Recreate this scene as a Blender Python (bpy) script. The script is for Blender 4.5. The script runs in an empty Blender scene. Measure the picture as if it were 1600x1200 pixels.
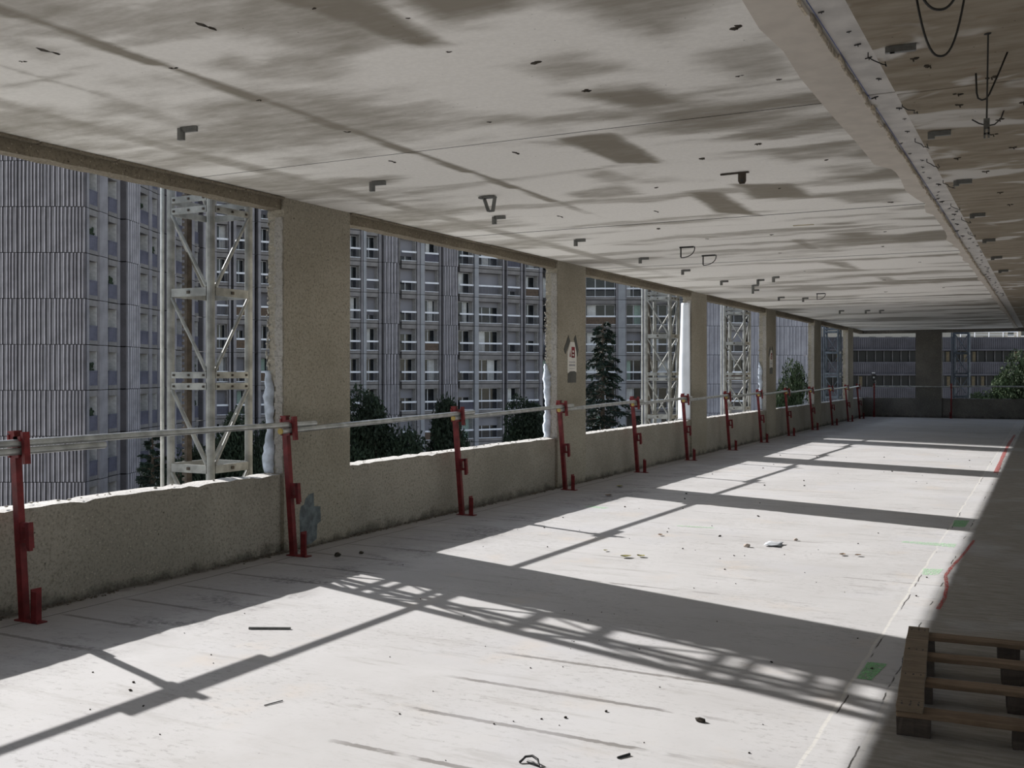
import bpy, bmesh, math, random
import numpy as np
from mathutils import Vector, Matrix, Euler

SC = bpy.context.scene
COL = SC.collection
R = random.Random(7)

# ------------------------------------------------------------------ camera
cam_d = bpy.data.cameras.new('camera')
cam = bpy.data.objects.new('camera', cam_d); COL.objects.link(cam)
cam.location = (0, 0, 1.5)
cam.rotation_euler = (math.pi/2, 0, math.atan(838/1600))
cam_d.sensor_width = 36; cam_d.lens = 36.0
cam_d.shift_y = -17/1600
cam_d.clip_start = 0.05; cam_d.clip_end = 2000
SC.camera = cam

# ------------------------------------------------------------------ sky, sun, exposure
W = bpy.data.worlds.new('world'); SC.world = W; W.use_nodes = True
wn = W.node_tree.nodes; wl = W.node_tree.links
sky = wn.new('ShaderNodeTexSky'); sky.sky_type = 'NISHITA'
sky.sun_disc = False
sky.sun_elevation = math.radians(28.0)
sky.sun_rotation = math.radians(-73.5)
sky.air_density = 1.0; sky.dust_density = 0.3; sky.ozone_density = 1.2
wn['Background'].inputs['Strength'].default_value = 0.185
hs = wn.new('ShaderNodeHueSaturation'); hs.inputs['Saturation'].default_value = 0.58   # thin bright haze: a paler sky
wl.new(sky.outputs[0], hs.inputs['Color']); wl.new(hs.outputs[0], wn['Background'].inputs['Color'])

sun_d = bpy.data.lights.new('sun', 'SUN'); sun_d.energy = 8.4; sun_d.angle = math.radians(0.55)
sun_d.color = (1.0, 0.975, 0.955)
sun = bpy.data.objects.new('sun', sun_d); COL.objects.link(sun)
sun.rotation_euler = Vector((1.8, -0.531, -1.0)).to_track_quat('-Z', 'Y').to_euler()
sun.location = (-30, 10, 30)

SC.view_settings.view_transform = 'Standard'
SC.view_settings.look = 'None'
SC.view_settings.gamma = 1.0
SC.view_settings.use_curve_mapping = False
SC.view_settings.exposure = 0.0
SC.cycles.diffuse_bounces = 8

# ------------------------------------------------------------------ helpers
def link(o, parent=None):
    COL.objects.link(o)
    if parent is not None: o.parent = parent
    return o

def tag(o, label=None, cat=None, group=None, kind=None):
    if label: o['label'] = label
    if cat: o['category'] = cat
    if group: o['group'] = group
    if kind: o['kind'] = kind
    return o

def empty(name, loc=(0, 0, 0), rz=0.0, parent=None):
    o = bpy.data.objects.new(name, None)
    o.empty_display_size = 0.2
    o.location = loc; o.rotation_euler = (0, 0, rz)
    return link(o, parent)

def inst(src, parent, loc=(0, 0, 0), rot=None, name=None, scale=None):
    """copy of a mesh object sharing its mesh data"""
    o = src.copy()
    if name: o.name = name
    o.parent = parent; o.location = loc
    if rot: o.rotation_euler = rot
    if scale: o.scale = scale
    COL.objects.link(o)
    return o

def new(name, mesh, parent=None, loc=(0, 0, 0), rot=None):
    o = bpy.data.objects.new(name, mesh)
    o.location = loc
    if rot: o.rotation_euler = rot
    return link(o, parent)

class MB:
    def __init__(s): s.v = []; s.f = []; s.mi = []
    def add(s, vs, fs, mi=0):
        b = len(s.v); s.v += [tuple(p) for p in vs]
        for f in fs: s.f.append(tuple(b+i for i in f)); s.mi.append(mi)
        return s
    def box(s, x0, x1, y0, y1, z0, z1, mi=0, M=None):
        vs = [(x, y, z) for z in (z0, z1) for y in (y0, y1) for x in (x0, x1)]
        if M is not None: vs = [M @ Vector(p) for p in vs]
        return s.add(vs, [(0, 2, 3, 1), (4, 5, 7, 6), (0, 1, 5, 4), (2, 6, 7, 3), (0, 4, 6, 2), (1, 3, 7, 5)], mi)
    def bar(s, p0, p1, w, h, mi=0, up=(0, 0, 1)):
        p0 = Vector(p0); p1 = Vector(p1); d = (p1-p0).normalized(); up = Vector(up)
        if abs(d.dot(up)) > 0.98: up = Vector((1, 0, 0))
        a = d.cross(up).normalized(); b = a.cross(d)
        vs = []
        for p in (p0, p1):
            for sx, sy in ((-1, -1), (1, -1), (1, 1), (-1, 1)):
                vs.append(p + a*sx*w/2 + b*sy*h/2)
        return s.add(vs, [(0, 3, 2, 1), (4, 5, 6, 7), (0, 1, 5, 4), (1, 2, 6, 5), (2, 3, 7, 6), (3, 0, 4, 7)], mi)
    def tube(s, pts, r, n=10, mi=0, caps=True, hollow=None):
        pts = [Vector(p) for p in pts]; rs = r if isinstance(r, (list, tuple)) else [r]*len(pts)
        rings = []; prev = None
        for i, p in enumerate(pts):
            d = (pts[min(i+1, len(pts)-1)] - pts[max(i-1, 0)]).normalized()
            if prev is None:
                a = d.cross(Vector((0, 0, 1)) if abs(d.z) < 0.9 else Vector((1, 0, 0))).normalized()
            else:
                a = (prev - d*prev.dot(d)).normalized()
            prev = a; b = d.cross(a)
            rings.append([p + (a*math.cos(t) + b*math.sin(t))*rs[i] for t in [2*math.pi*k/n for k in range(n)]])
        base = len(s.v)
        for rg in rings: s.v += [tuple(q) for q in rg]
        for i in range(len(pts)-1):
            for k in range(n):
                a0 = base+i*n+k; a1 = base+i*n+(k+1) % n
                s.f.append((a0, a1, a1+n, a0+n)); s.mi.append(mi)
        if caps:
            s.f.append(tuple(base+k for k in range(n))[::-1]); s.mi.append(mi)
            e = base+(len(pts)-1)*n
            s.f.append(tuple(e+k for k in range(n))); s.mi.append(mi)
        return s
    def prism(s, poly, z0, z1, mi=0):
        n = len(poly)
        vs = [(x, y, z0) for x, y in poly] + [(x, y, z1) for x, y in poly]
        fs = [tuple(range(n))[::-1], tuple(range(n, 2*n))] + [(i, (i+1) % n, (i+1) % n+n, i+n) for i in range(n)]
        return s.add(vs, fs, mi)
    def lump(s, c, r, seed, sq=(1, 1, 1), mi=0):
        q = random.Random(seed); c = Vector(c)
        t = (1+5**.5)/2
        base = [(-1, t, 0), (1, t, 0), (-1, -t, 0), (1, -t, 0), (0, -1, t), (0, 1, t), (0, -1, -t), (0, 1, -t), (t, 0, -1), (t, 0, 1), (-t, 0, -1), (-t, 0, 1)]
        fs = [(0, 11, 5), (0, 5, 1), (0, 1, 7), (0, 7, 10), (0, 10, 11), (1, 5, 9), (5, 11, 4), (11, 10, 2), (10, 7, 6), (7, 1, 8), (3, 9, 4), (3, 4, 2), (3, 2, 6), (3, 6, 8), (3, 8, 9), (4, 9, 5), (2, 4, 11), (6, 2, 10), (8, 6, 7), (9, 8, 1)]
        vs = []
        for p in base:
            v = Vector(p).normalized()*r*q.uniform(.6, 1.2)
            vs.append(c + Vector((v.x*sq[0], v.y*sq[1], v.z*sq[2])))
        return s.add(vs, fs, mi)
    def mesh(s, name, mats, smooth=False):
        me = bpy.data.meshes.new(name)
        me.from_pydata(s.v, [], s.f)
        if not isinstance(mats, (list, tuple)): mats = [mats]
        for m in mats: me.materials.append(m)
        if len(mats) > 1: me.polygons.foreach_set('material_index', s.mi)
        if smooth: me.polygons.foreach_set('use_smooth', [True]*len(s.f))
        me.update()
        return me
    def build(s, name, mats, parent=None, loc=(0, 0, 0), rot=None, smooth=False):
        return new(name, s.mesh(name, mats, smooth), parent, loc, rot)

# ---- numpy value noise
def vnoise(x, y, seed=0):
    x = np.asarray(x, float); y = np.asarray(y, float)
    ix = np.floor(x).astype(np.int64); iy = np.floor(y).astype(np.int64)
    fx = x-ix; fy = y-iy; fx = fx*fx*(3-2*fx); fy = fy*fy*(3-2*fy)
    def h(a, b):
        n = (a*374761393 + b*668265263 + seed*974711) & 0xffffffff
        n = ((n ^ (n >> 13))*1274126177) & 0xffffffff
        return ((n ^ (n >> 16)) & 0xffff)/65535.0
    return (h(ix, iy)*(1-fx)+h(ix+1, iy)*fx)*(1-fy) + (h(ix, iy+1)*(1-fx)+h(ix+1, iy+1)*fx)*fy
def fbm(x, y, seed=0, o=4):
    t = 0; a = .5; s = 0
    for i in range(o):
        t = t + a*vnoise(x*2**i, y*2**i, seed+i*17); s += a; a *= .5
    return t/s
def sst(a, b, x):
    t = np.clip((x-a)/(b-a), 0, 1); return t*t*(3-2*t)

# ------------------------------------------------------------------ materials
class NT:
    def __init__(s, name):
        s.m = bpy.data.materials.new(name); s.m.use_nodes = True
        s.n = s.m.node_tree.nodes; s.l = s.m.node_tree.links
        s.b = s.n['Principled BSDF']
        s.tc = None
    def coord(s):
        if s.tc is None: s.tc = s.n.new('ShaderNodeTexCoord')
        return s.tc.outputs['Object']
    def world(s):
        g = s.n.new('ShaderNodeNewGeometry'); return g.outputs['Position']
    def put(s, sock, v):
        if isinstance(v, (int, float)): sock.default_value = v
        elif isinstance(v, (tuple, list)): sock.default_value = tuple(v)+((1,) if len(v) == 3 and len(sock.default_value) == 4 else ())
        else: s.l.new(v, sock)
    def map(s, src, scale):
        n = s.n.new('ShaderNodeMapping'); s.l.new(src, n.inputs[0]); n.inputs['Scale'].default_value = scale
        return n.outputs[0]
    def noise(s, src, scale=5, detail=4, rough=.55, dist=0):
        n = s.n.new('ShaderNodeTexNoise'); s.l.new(src, n.inputs['Vector'])
        n.inputs['Scale'].default_value = scale; n.inputs['Detail'].default_value = detail
        n.inputs['Roughness'].default_value = rough; n.inputs['Distortion'].default_value = dist
        return n.outputs['Fac']
    def voro(s, src, scale=5, out='Distance'):
        n = s.n.new('ShaderNodeTexVoronoi'); s.l.new(src, n.inputs['Vector']); n.inputs['Scale'].default_value = scale
        return n.outputs[out]
    def ramp(s, f, lo, hi, a=0.0, b=1.0):
        n = s.n.new('ShaderNodeMapRange'); n.interpolation_type = 'SMOOTHSTEP'
        s.put(n.inputs['Value'], f); n.inputs['From Min'].default_value = lo; n.inputs['From Max'].default_value = hi
        n.inputs['To Min'].default_value = a; n.inputs['To Max'].default_value = b
        return n.outputs[0]
    def math(s, op, a, b=0.0, c=None):
        n = s.n.new('ShaderNodeMath'); n.operation = op
        s.put(n.inputs[0], a); s.put(n.inputs[1], b)
        if c is not None: s.put(n.inputs[2], c)
        return n.outputs[0]
    def mix(s, f, a, b):
        n = s.n.new('ShaderNodeMix'); n.data_type = 'RGBA'
        s.put(n.inputs[0], f); s.put(n.inputs[6], a); s.put(n.inputs[7], b)
        return n.outputs[2]
    def sep(s, v):
        n = s.n.new('ShaderNodeSeparateXYZ'); s.l.new(v, n.inputs[0]); return n.outputs
    def attr(s, name):
        n = s.n.new('ShaderNodeAttribute'); n.attribute_name = name; return n.outputs['Fac']
    def bump(s, h, strength=.3, dist=.01):
        n = s.n.new('ShaderNodeBump'); s.put(n.inputs['Height'], h)
        n.inputs['Strength'].default_value = strength; n.inputs['Distance'].default_value = dist
        s.l.new(n.outputs[0], s.b.inputs['Normal'])
    def done(s, col, rough=.8, metal=0.0, spec=.3):
        s.put(s.b.inputs['Base Color'], col); s.put(s.b.inputs['Roughness'], rough)
        s.put(s.b.inputs['Metallic'], metal)
        s.b.inputs['Specular IOR Level'].default_value = spec
        return s.m

def simple(name, c, rough=.6, metal=0., var=.25, scale=6, spec=.3, bump=0):
    t = NT(name); n = t.noise(t.coord(), scale, 4)
    lo = tuple(x*(1-var) for x in c); hi = tuple(min(1, x*(1+var)) for x in c)
    col = t.mix(t.ramp(n, .3, .7), lo, hi)
    if bump: t.bump(n, bump, .01)
    return t.done(col, rough, metal, spec)

def aggregate(name, a, b, pit=.5, light=(.42, .38, .31), foot=0):
    """rough cast concrete with visible stones and pits"""
    t = NT(name); w = t.world()
    big = t.noise(w, 1.1, 5, .6)
    col = t.mix(t.ramp(big, .35, .68), a, b)
    fine = t.noise(w, 48, 4, .75)
    col = t.mix(t.ramp(fine, .46, .66, 0, .72), col, tuple(x*.55 for x in a))
    vo = t.voro(w, 38); sel = t.noise(w, 21, 1)
    st = t.math('MULTIPLY', t.ramp(vo, .12, .25, 1, 0), t.ramp(sel, .47, .54))
    col = t.mix(st, col, light)
    v2 = t.voro(w, 11); pm = t.ramp(v2, .035, .10, 1, 0)
    pm = t.math('MULTIPLY', pm, t.ramp(t.noise(w, 7, 1), .5, .56))
    col = t.mix(t.math('MULTIPLY', pm, .8), col, (.03, .027, .023))
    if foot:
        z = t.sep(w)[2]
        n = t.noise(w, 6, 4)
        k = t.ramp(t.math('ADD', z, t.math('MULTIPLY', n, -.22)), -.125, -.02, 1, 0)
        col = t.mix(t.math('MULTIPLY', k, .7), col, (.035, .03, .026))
    h = t.math('SUBTRACT', fine, t.math('MULTIPLY', pm, 1.5))
    t.bump(h, .5, .012)
    return t.done(col, .92, 0, .15)

M = {}
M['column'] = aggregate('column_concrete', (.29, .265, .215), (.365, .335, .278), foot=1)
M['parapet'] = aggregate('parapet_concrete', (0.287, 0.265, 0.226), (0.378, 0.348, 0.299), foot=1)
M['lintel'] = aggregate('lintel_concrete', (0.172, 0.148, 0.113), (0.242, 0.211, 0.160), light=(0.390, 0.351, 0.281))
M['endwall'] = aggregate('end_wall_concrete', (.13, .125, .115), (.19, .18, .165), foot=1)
M['broken'] = aggregate('broken_concrete', (.36, .34, .30), (.50, .48, .44), light=(.62, .60, .55))
M['sill_sunlit'] = aggregate('crushed_sunlit_sill', (.56, .54, .51), (.66, .64, .60), light=(.75, .73, .70))  # broken concrete, made paler to carry the sun on the sill
M['reveal'] = aggregate('reveal_core_concrete', (.29, .272, .245), (.37, .35, .32))
M['membrane'] = simple('bluish_membrane', (.47, .52, .60), .7, var=.3, scale=9, bump=.4)
M['sheet'] = simple('white_plastic_sheet', (.72, .75, .80), .45, var=.08, scale=3)
M['red'] = simple('red_painted_steel', (.14, .018, .020), .55, .0, .3, 14, .25)
M['galv'] = simple('galvanized_steel', (.42, .43, .42), .42, .75, .25, 9, .5)
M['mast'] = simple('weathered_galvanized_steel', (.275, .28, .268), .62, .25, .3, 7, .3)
M['mast_shade'] = simple('galvanized_steel_in_shade', (.10, .12, .145), .5, .3, .25, 7)  # mast steel with the tower's shadow put into its colour
M['rack'] = simple('greasy_brown_rack_steel', (.06, .048, .038), .6, .3, .4, 12)
M['yellow'] = simple('yellow_plastic', (.40, .29, .08), .6)
M['dark_metal'] = simple('dull_bracket_steel', (.15, .153, .148), .5, .5, .3, 12)
M['wire'] = simple('dark_wire', (.04, .04, .04), .5, .3)
M['soot'] = simple('dark_spall', (.045, .038, .03), .95, 0, .5, 30)
M['plaster'] = None
M['paper'] = simple('notice_paper', (.66, .64, .61), .8, var=.06, scale=4)
M['tape'] = simple('dark_grey_tape', (.075, .075, .07), .6, var=.15)
M['print_red'] = simple('printed_red', (.22, .02, .03), .7, var=.1)
M['print_grey'] = simple('printed_grey', (.32, .32, .34), .7, var=.1)
M['bluepaint'] = simple('worn_blue_grey_paint', (.125, .145, .155), .8, var=.35, scale=14)

# ceiling paint with stains held in a vertex attribute
def ceiling_mat():
    t = NT('stained_white_ceiling'); w = t.world()
    st = t.attr('stain')
    n1 = t.noise(t.map(w, (3, 9, 1)), 1.0, 6, .65)
    n2 = t.noise(w, 40, 3, .6)
    s = t.math('ADD', st, t.math('MULTIPLY', t.math('SUBTRACT', n1, .5), .85))
    s = t.ramp(s, .05, .95)
    base = t.mix(t.ramp(n2, .35, .7), (.85, .83, .79), (.90, .88, .84))
    brown = t.mix(t.ramp(n1, .3, .7), (.24, .215, .175), (.31, .285, .24))
    col = t.mix(s, base, brown)
    v = t.voro(w, 16); k = t.math('MULTIPLY', t.ramp(v, .03, .09, 1, 0), t.ramp(t.noise(w, 5, 2), .52, .6))
    col = t.mix(t.math('MULTIPLY', k, .75), col, (.09, .075, .06))
    t.bump(n2, .12, .004)
    return t.done(col, .9, 0, .1)
M['ceiling'] = ceiling_mat()

def side_ceiling_mat():
    t = NT('bare_brown_ceiling'); w = t.world()
    n1 = t.noise(t.map(w, (2.5, 9, 1)), 1.0, 6, .65)
    col = t.mix(t.ramp(n1, .3, .7), (0.249, 0.210, 0.159), (0.363, 0.319, 0.255))
    rust = t.noise(t.map(w, (5, 12, 1)), 1.0, 4)
    col = t.mix(t.ramp(rust, .62, .75, 0, .5), col, (.24, .135, .07))
    wh = t.noise(t.map(w, (1.1, 1.9, 1)), 1.15, 3, .5, .6)
    col = t.mix(t.ramp(wh, .575, .66, 0, .85), col, (.66, .64, .61))
    v = t.voro(w, 14); k = t.math('MULTIPLY', t.ramp(v, .03, .09, 1, 0), t.ramp(t.noise(w, 5, 2), .5, .58))
    col = t.mix(t.math('MULTIPLY', k, .8), col, (.05, .042, .035))
    t.bump(n1, .2, .006)
    return t.done(col, .92, 0, .1)
M['side_ceiling'] = side_ceiling_mat()
M['groove'] = simple('pale_concrete_groove', (.62, .60, .575), .9, var=.14, scale=5)
M['plaster'] = simple('cream_plaster', (.60, .55, .49), .9, var=.06, scale=8)
M['crack'] = simple('broken_plaster_edge', (.46, .40, .32), .95, var=.4, scale=18)

def floor_mat():
    t = NT('worn_screed_floor'); w = t.world(); x, y, z = t.sep(w)
    big = t.noise(w, .9, 5, .6)
    fine = t.noise(w, 34, 4, .65)
    base = t.mix(t.ramp(big, .3, .7), (.415, .405, .40), (.475, .468, .466))
    base = t.mix(t.ramp(fine, .52, .8, 0, .35), base, (.36, .345, .33))
    # dirt dragged along X
    s1 = t.noise(t.map(w, (1.2, 7, 1)), 1.0, 7, .7)
    base = t.mix(t.ramp(s1, .53, .70, 0, .62), base, (.31, .295, .28))
    s2 = t.noise(t.map(w, (3, 22, 1)), 1.0, 6, .7)
    farm = t.ramp(y, 6.0, 9.5)
    base = t.mix(t.math('MULTIPLY', t.ramp(s2, .6, .68, 0, .8), t.math('ADD', t.math('MULTIPLY', farm, .8), .2)), base, (.25, .235, .225))
    # warm stains
    ws = t.noise(w, 1.7, 4, .6)
    base = t.mix(t.ramp(ws, .56, .75, 0, .35), base, (.52, .44, .36))
    # traces of the old floor strips every 0.49 m
    fy = t.math('FRACT', t.math('DIVIDE', t.math('SUBTRACT', y, 3.36-.245), .4925))
    d = t.math('ABSOLUTE', t.math('SUBTRACT', fy, .5))
    jag = t.math('MULTIPLY', t.math('SUBTRACT', t.noise(w, 26, 3), .5), .05)
    ln = t.ramp(t.math('ADD', d, jag), .024, .044, 1, 0)
    pres = t.noise(t.map(w, (.55, 2.03, 1)), 1.0, 2, .5)
    edge = t.ramp(t.math('ADD', x, t.math('MULTIPLY', pres, 1.2)), -4.25, -3.9, 1, 0)     # strips are best kept along the wall
    mid = t.math('MULTIPLY', t.math('MULTIPLY', t.ramp(x, -2.7, -2.45), t.ramp(x, -1.5, -1.1, 1, 0)), t.math('MULTIPLY', t.ramp(y, 4.95, 5.08, 1, 0), t.ramp(t.noise(w, 3.3, 3), .36, .46)))
    far_ = t.ramp(y, 5.6, 7.2)
    keep = t.math('MAXIMUM', t.math('MULTIPLY', far_, t.math('MULTIPLY', t.ramp(pres, .54, .60), t.ramp(t.noise(w, 4.5, 3), .38, .5))), t.math('MULTIPLY', edge, t.ramp(x, -5.5, -5.35)))
    keep = t.math('MAXIMUM', keep, mid)
    keep = t.math('MULTIPLY', keep, t.math('ADD', t.math('MULTIPLY', t.ramp(y, 7, 8, 1, 0), .5), .5))
    base = t.mix(t.math('MULTIPLY', ln, keep), base, t.mix(edge, (.20, .19, .18), (.10, .093, .088)))
    # dirtier margin by the wall, darkened further to deepen the shade there
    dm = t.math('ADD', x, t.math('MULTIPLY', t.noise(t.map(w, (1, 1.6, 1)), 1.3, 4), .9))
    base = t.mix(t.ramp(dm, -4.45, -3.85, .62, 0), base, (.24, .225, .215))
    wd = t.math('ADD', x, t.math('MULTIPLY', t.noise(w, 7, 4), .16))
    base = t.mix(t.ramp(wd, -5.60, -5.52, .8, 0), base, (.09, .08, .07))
    # bare dark concrete to the right of the old partition line
    ed = t.math('ADD', x, t.math('MULTIPLY', t.math('SUBTRACT', t.noise(w, 3, 4), .5), .05))
    dn = t.noise(t.map(w, (5, 30, 1)), 1.0, 6, .7)
    dk = t.mix(t.ramp(dn, .3, .7), (0.206, 0.190, 0.165), (0.330, 0.305, 0.272))
    dk = t.mix(t.ramp(t.noise(w, 30, 3), .62, .75, 0, .35), dk, (.40, .38, .36))
    base = t.mix(t.ramp(ed, -.645, -.60), base, dk)
    # pale line and chipped joint of the strip
    strip = t.math('MULTIPLY', t.ramp(ed, -.852, -.846), t.ramp(ed, -.68, -.668, 1, 0))
    base = t.mix(t.math('MULTIPLY', strip, .4), base, (.52, .515, .515))
    l1 = t.ramp(t.math('ABSOLUTE', t.math('ADD', ed, .848)), .005, .010, 1, 0)
    base = t.mix(t.math('MULTIPLY', l1, .55), base, (.62, .60, .55))
    l4 = t.ramp(t.math('ABSOLUTE', t.math('ADD', ed, .655)), .008, .016, 1, 0)
    base = t.mix(t.math('MULTIPLY', l4, .35), base, (.58, .56, .52))
    l2 = t.math('MULTIPLY', t.ramp(t.math('ABSOLUTE', t.math('ADD', ed, .672)), .002, .005, 1, 0), t.ramp(t.noise(w, 2.4, 2), .54, .58))
    base = t.mix(l2, base, (.05, .045, .04))
    l3 = t.math('MULTIPLY', t.ramp(t.math('ABSOLUTE', t.math('ADD', ed, .83)), .002, .005, 1, 0), t.ramp(t.noise(w, 1.7, 2), .57, .61))
    base = t.mix(l3, base, (.06, .05, .045))
    # smudges of dirt in the strips near the wall, a crack along it, general fine speckle
    sm = t.noise(t.map(w, (1.6, 3.2, 1)), 1.0, 5, .65)
    zone = t.math('MULTIPLY', t.ramp(x, -5.35, -4.95), t.ramp(x, -4.62, -4.3, 1, 0))
    grain = t.ramp(t.noise(w, 22, 4, .75), .40, .60)
    base = t.mix(t.math('MULTIPLY', t.math('MULTIPLY', t.ramp(sm, .48, .62), zone), t.math('MULTIPLY', grain, .75)), base, (.12, .115, .115))
    cr = t.ramp(t.math('ABSOLUTE', t.math('ADD', t.math('ADD', x, t.math('MULTIPLY', t.noise(w, 2, 3), .05)), 5.44)), .004, .010, 1, 0)
    base = t.mix(t.math('MULTIPLY', cr, .75), base, (.07, .062, .055))
    mot = t.noise(w, 2.3, 6, .7)
    base = t.mix(t.ramp(mot, .54, .70, 0, .45), base, (.40, .385, .375))
    base = t.mix(t.ramp(t.noise(w, .7, 3), .52, .66, 0, .35), base, (.45, .45, .47))
    sp = t.math('MULTIPLY', t.ramp(t.noise(t.map(w, (14, 34, 1)), 1.0, 5, .8), .54, .62), t.ramp(t.noise(w, 1.3, 3), .40, .58))
    base = t.mix(t.math('MULTIPLY', sp, .5), base, (.22, .21, .20))
    # specks
    v = t.voro(w, 9); k = t.math('MULTIPLY', t.ramp(v, .018, .05, 1, 0), t.ramp(t.noise(w, 3, 2), .5, .56))
    base = t.mix(t.math('MULTIPLY', k, .7), base, (.12, .11, .10))
    h = t.math('SUBTRACT', t.math('MULTIPLY', fine, .3), t.math('MULTIPLY', ln, keep))
    t.bump(h, .25, .004)
    return t.done(base, .82, 0, .2)
M['floor'] = floor_mat()
M['wall_dark'] = simple('dark_rough_wall', (.16, .15, .135), .95, var=.2, scale=2)

# ------------------------------------------------------------------ room: floor
XW = -5.67
YN, YE = -8.0, 37.1
XR = 5.6
def struct(o): o['kind'] = 'structure'; return o

mb = MB(); mb.box(XW-.25, XR+.3, YN-.3, YE+.25, -.22, 0)
struct(mb.build('floor', M['floor']))

# ------------------------------------------------------------------ room: ceiling
ZC = 2.97
ceil = struct(MB().box(XW-.25, XR+.3, YN-.3, YE+.25, ZC+.035, ZC+.30).build('ceiling', M['soot']))

PATCH = [  # soft stains: polygon, softness, strength
 ([(-2.73, 5.76), (-2.37, 5.77), (-2.38, 6.85), (-2.67, 6.74)], .05, .95),
 ([(-2.95, 5.78), (-2.65, 5.76), (-2.6, 6.2)], .10, .6),
 ([(-2.61, 8.03), (-2.36, 8.16), (-2.38, 9.6), (-2.69, 9.25)], .06, .95),
 ([(-2.18, 7.85), (-1.75, 8.0), (-1.74, 8.78), (-2.21, 8.66)], .08, .9),
 ([(-2.54, 11.42), (-2.37, 11.42), (-2.38, 12.5), (-2.54, 12.42)], .05, .7),
 ([(-2.64, 13.77), (-2.37, 14.06), (-2.37, 15.19), (-2.6, 14.66)], .05, .7),
 ([(-2.8, 2.6), (-2.36, 2.6), (-2.37, 3.97), (-2.54, 3.95)], .05, .9),
 ([(-2.34, 2.4), (-1.0, 2.4), (-1.5, 3.5), (-1.95, 3.76), (-2.28, 3.72)], .12, .85),
 ([(-2.3, 6.30), (-1.54, 6.10), (-1.02, 5.80), (-1.0, 6.28), (-1.52, 6.42)], .09, .75),
 ([(-2.3, 4.86), (-1.78, 4.95), (-1.70, 5.35), (-2.04, 5.30)], .12, .85),
 ([(-2.3, 4.35), (-1.9, 4.3), (-1.75, 4.75), (-2.2, 4.75)], .15, .6),
 ([(-1.9, 3.5), (-1.3, 3.4), (-1.1, 3.9), (-1.5, 4.3)], .22, .7),
 ([(-1.5, 4.55), (-1.05, 4.45), (-1.05, 5.1), (-1.4, 5.15)], .15, .55),
 ([(-3.0, 2.7), (-2.7, 2.7), (-2.75, 3.5), (-2.95, 3.4)], .18, .5),
 ([(-3.6, 3.55), (-3.3, 3.5), (-3.25, 3.85), (-3.5, 3.9)], .12, .55),
 ([(-4.0, 3.7), (-3.8, 3.6), (-3.85, 4.0)], .10, .5),
 ([(-4.2, 2.9), (-3.95, 2.8), (-3.95, 3.3), (-4.2, 3.3)], .12, .5),
 ([(-3.1, 6.9), (-2.8, 6.8), (-2.75, 7.4), (-3.0, 7.4)], .10, .55),
 ([(-3.5, 7.6), (-2.9, 7.4), (-2.95, 7.9), (-3.5, 8.0)], .10, .6),
 ([(-1.75, 6.8), (-1.1, 6.7), (-1.1, 7.2), (-1.6, 7.3)], .15, .6),
 ([(-1.5, 7.5), (-1.05, 7.45), (-1.05, 8.3), (-1.4, 8.3)], .15, .55),
 ([(-1.7, 8.6), (-1.1, 8.6), (-1.1, 9.3), (-1.5, 9.2)], .10, .6),
 ([(-4.75, 3.9), (-4.35, 3.7), (-4.4, 4.4), (-4.6, 4.5)], .12, .55),
 ([(-3.55, 4.7), (-3.1, 4.6), (-3.1, 5.0), (-3.5, 5.1)], .14, .35),
 ([(-2.36, 16.5), (-2.1, 16.5), (-2.15, 18.0), (-2.36, 17.8)], .05, .6),
]
def poly_mask(x, y, poly, soft):
    P = np.array(poly); A = 0
    for i in range(len(P)):
        a, b = P[i], P[(i+1) % len(P)]; A += a[0]*b[1]-b[0]*a[1]
    if A < 0: P = P[::-1]
    dm = np.full(x.shape, 1e9)
    for i in range(len(P)):
        a, b = P[i], P[(i+1) % len(P)]; e = b-a; L = np.hypot(*e)
        d = (e[0]*(y-a[1]) - e[1]*(x-a[0]))/L
        dm = np.minimum(dm, d)
    return sst(-soft, soft, dm)
def stain(x, y):
    wx = x + .06*(fbm(x*2.2, y*2.2, 5)-.5); wy = y + .25*(fbm(x*2.0, y*1.5, 9)-.5)
    b = fbm(wx*.55+3, wy*1.25, 2, 4)
    s = .80*sst(.49, .70, b)
    c = fbm(wx*.35+11, wy*3.2, 31, 4)
    s = np.maximum(s, .70*sst(.53, .70, c))
    # staining is heavier towards the partition line and near the camera
    s = s*np.clip(.75 + .25*sst(-3.2, -1.4, x), 0, 1)
    for poly, soft, k in PATCH: s = np.maximum(s, k*poly_mask(wx, wy-.0, poly, soft))
    # dark band between former ceiling boards
    ph = ((y-2.80) / .74) % 1.0
    wd = .018 + .040*ph
    s = np.maximum(s, .85*sst(wd+.025, wd-.01, np.abs(x+3.745))*sst(9.6, 7.5, y))
    s = np.maximum(s, .62*sst(.17, .05, np.abs(x+5.06+.05*(fbm(y*.8, y*0, 3)-.5)))*sst(17, 12, y))
    s = np.maximum(s, .45*sst(.05, .015, np.abs(x+4.42))*sst(4.4, 4.0, y))
    return np.clip(s, 0, 1)

YJ = [-8.2, -5.72, -1.90, 1.91, 5.72, 9.53, 13.34, 17.15, 20.96, 24.77, 28.58, 32.39, 37.2]
def grid_mesh(name, xs, ys, zf, mat, attr=None):
    nx, ny = len(xs), len(ys)
    X, Y = np.meshgrid(xs, ys); Z = zf(X, Y)
    v = np.stack([X, Y, Z], -1).reshape(-1, 3)
    idx = np.arange(nx*ny).reshape(ny, nx)
    f = np.stack([idx[:-1, :-1], idx[1:, :-1], idx[1:, 1:], idx[:-1, 1:]], -1).reshape(-1, 4)
    me = bpy.data.meshes.new(name); me.from_pydata(v.tolist(), [], f.tolist())
    if attr is not None:
        a = me.attributes.new('stain', 'FLOAT', 'POINT'); a.data.foreach_set('value', attr(X, Y).reshape(-1).astype(np.float32))
    me.materials.append(mat)
    me.polygons.foreach_set('use_smooth', [True]*len(f)); me.update()
    return me
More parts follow.
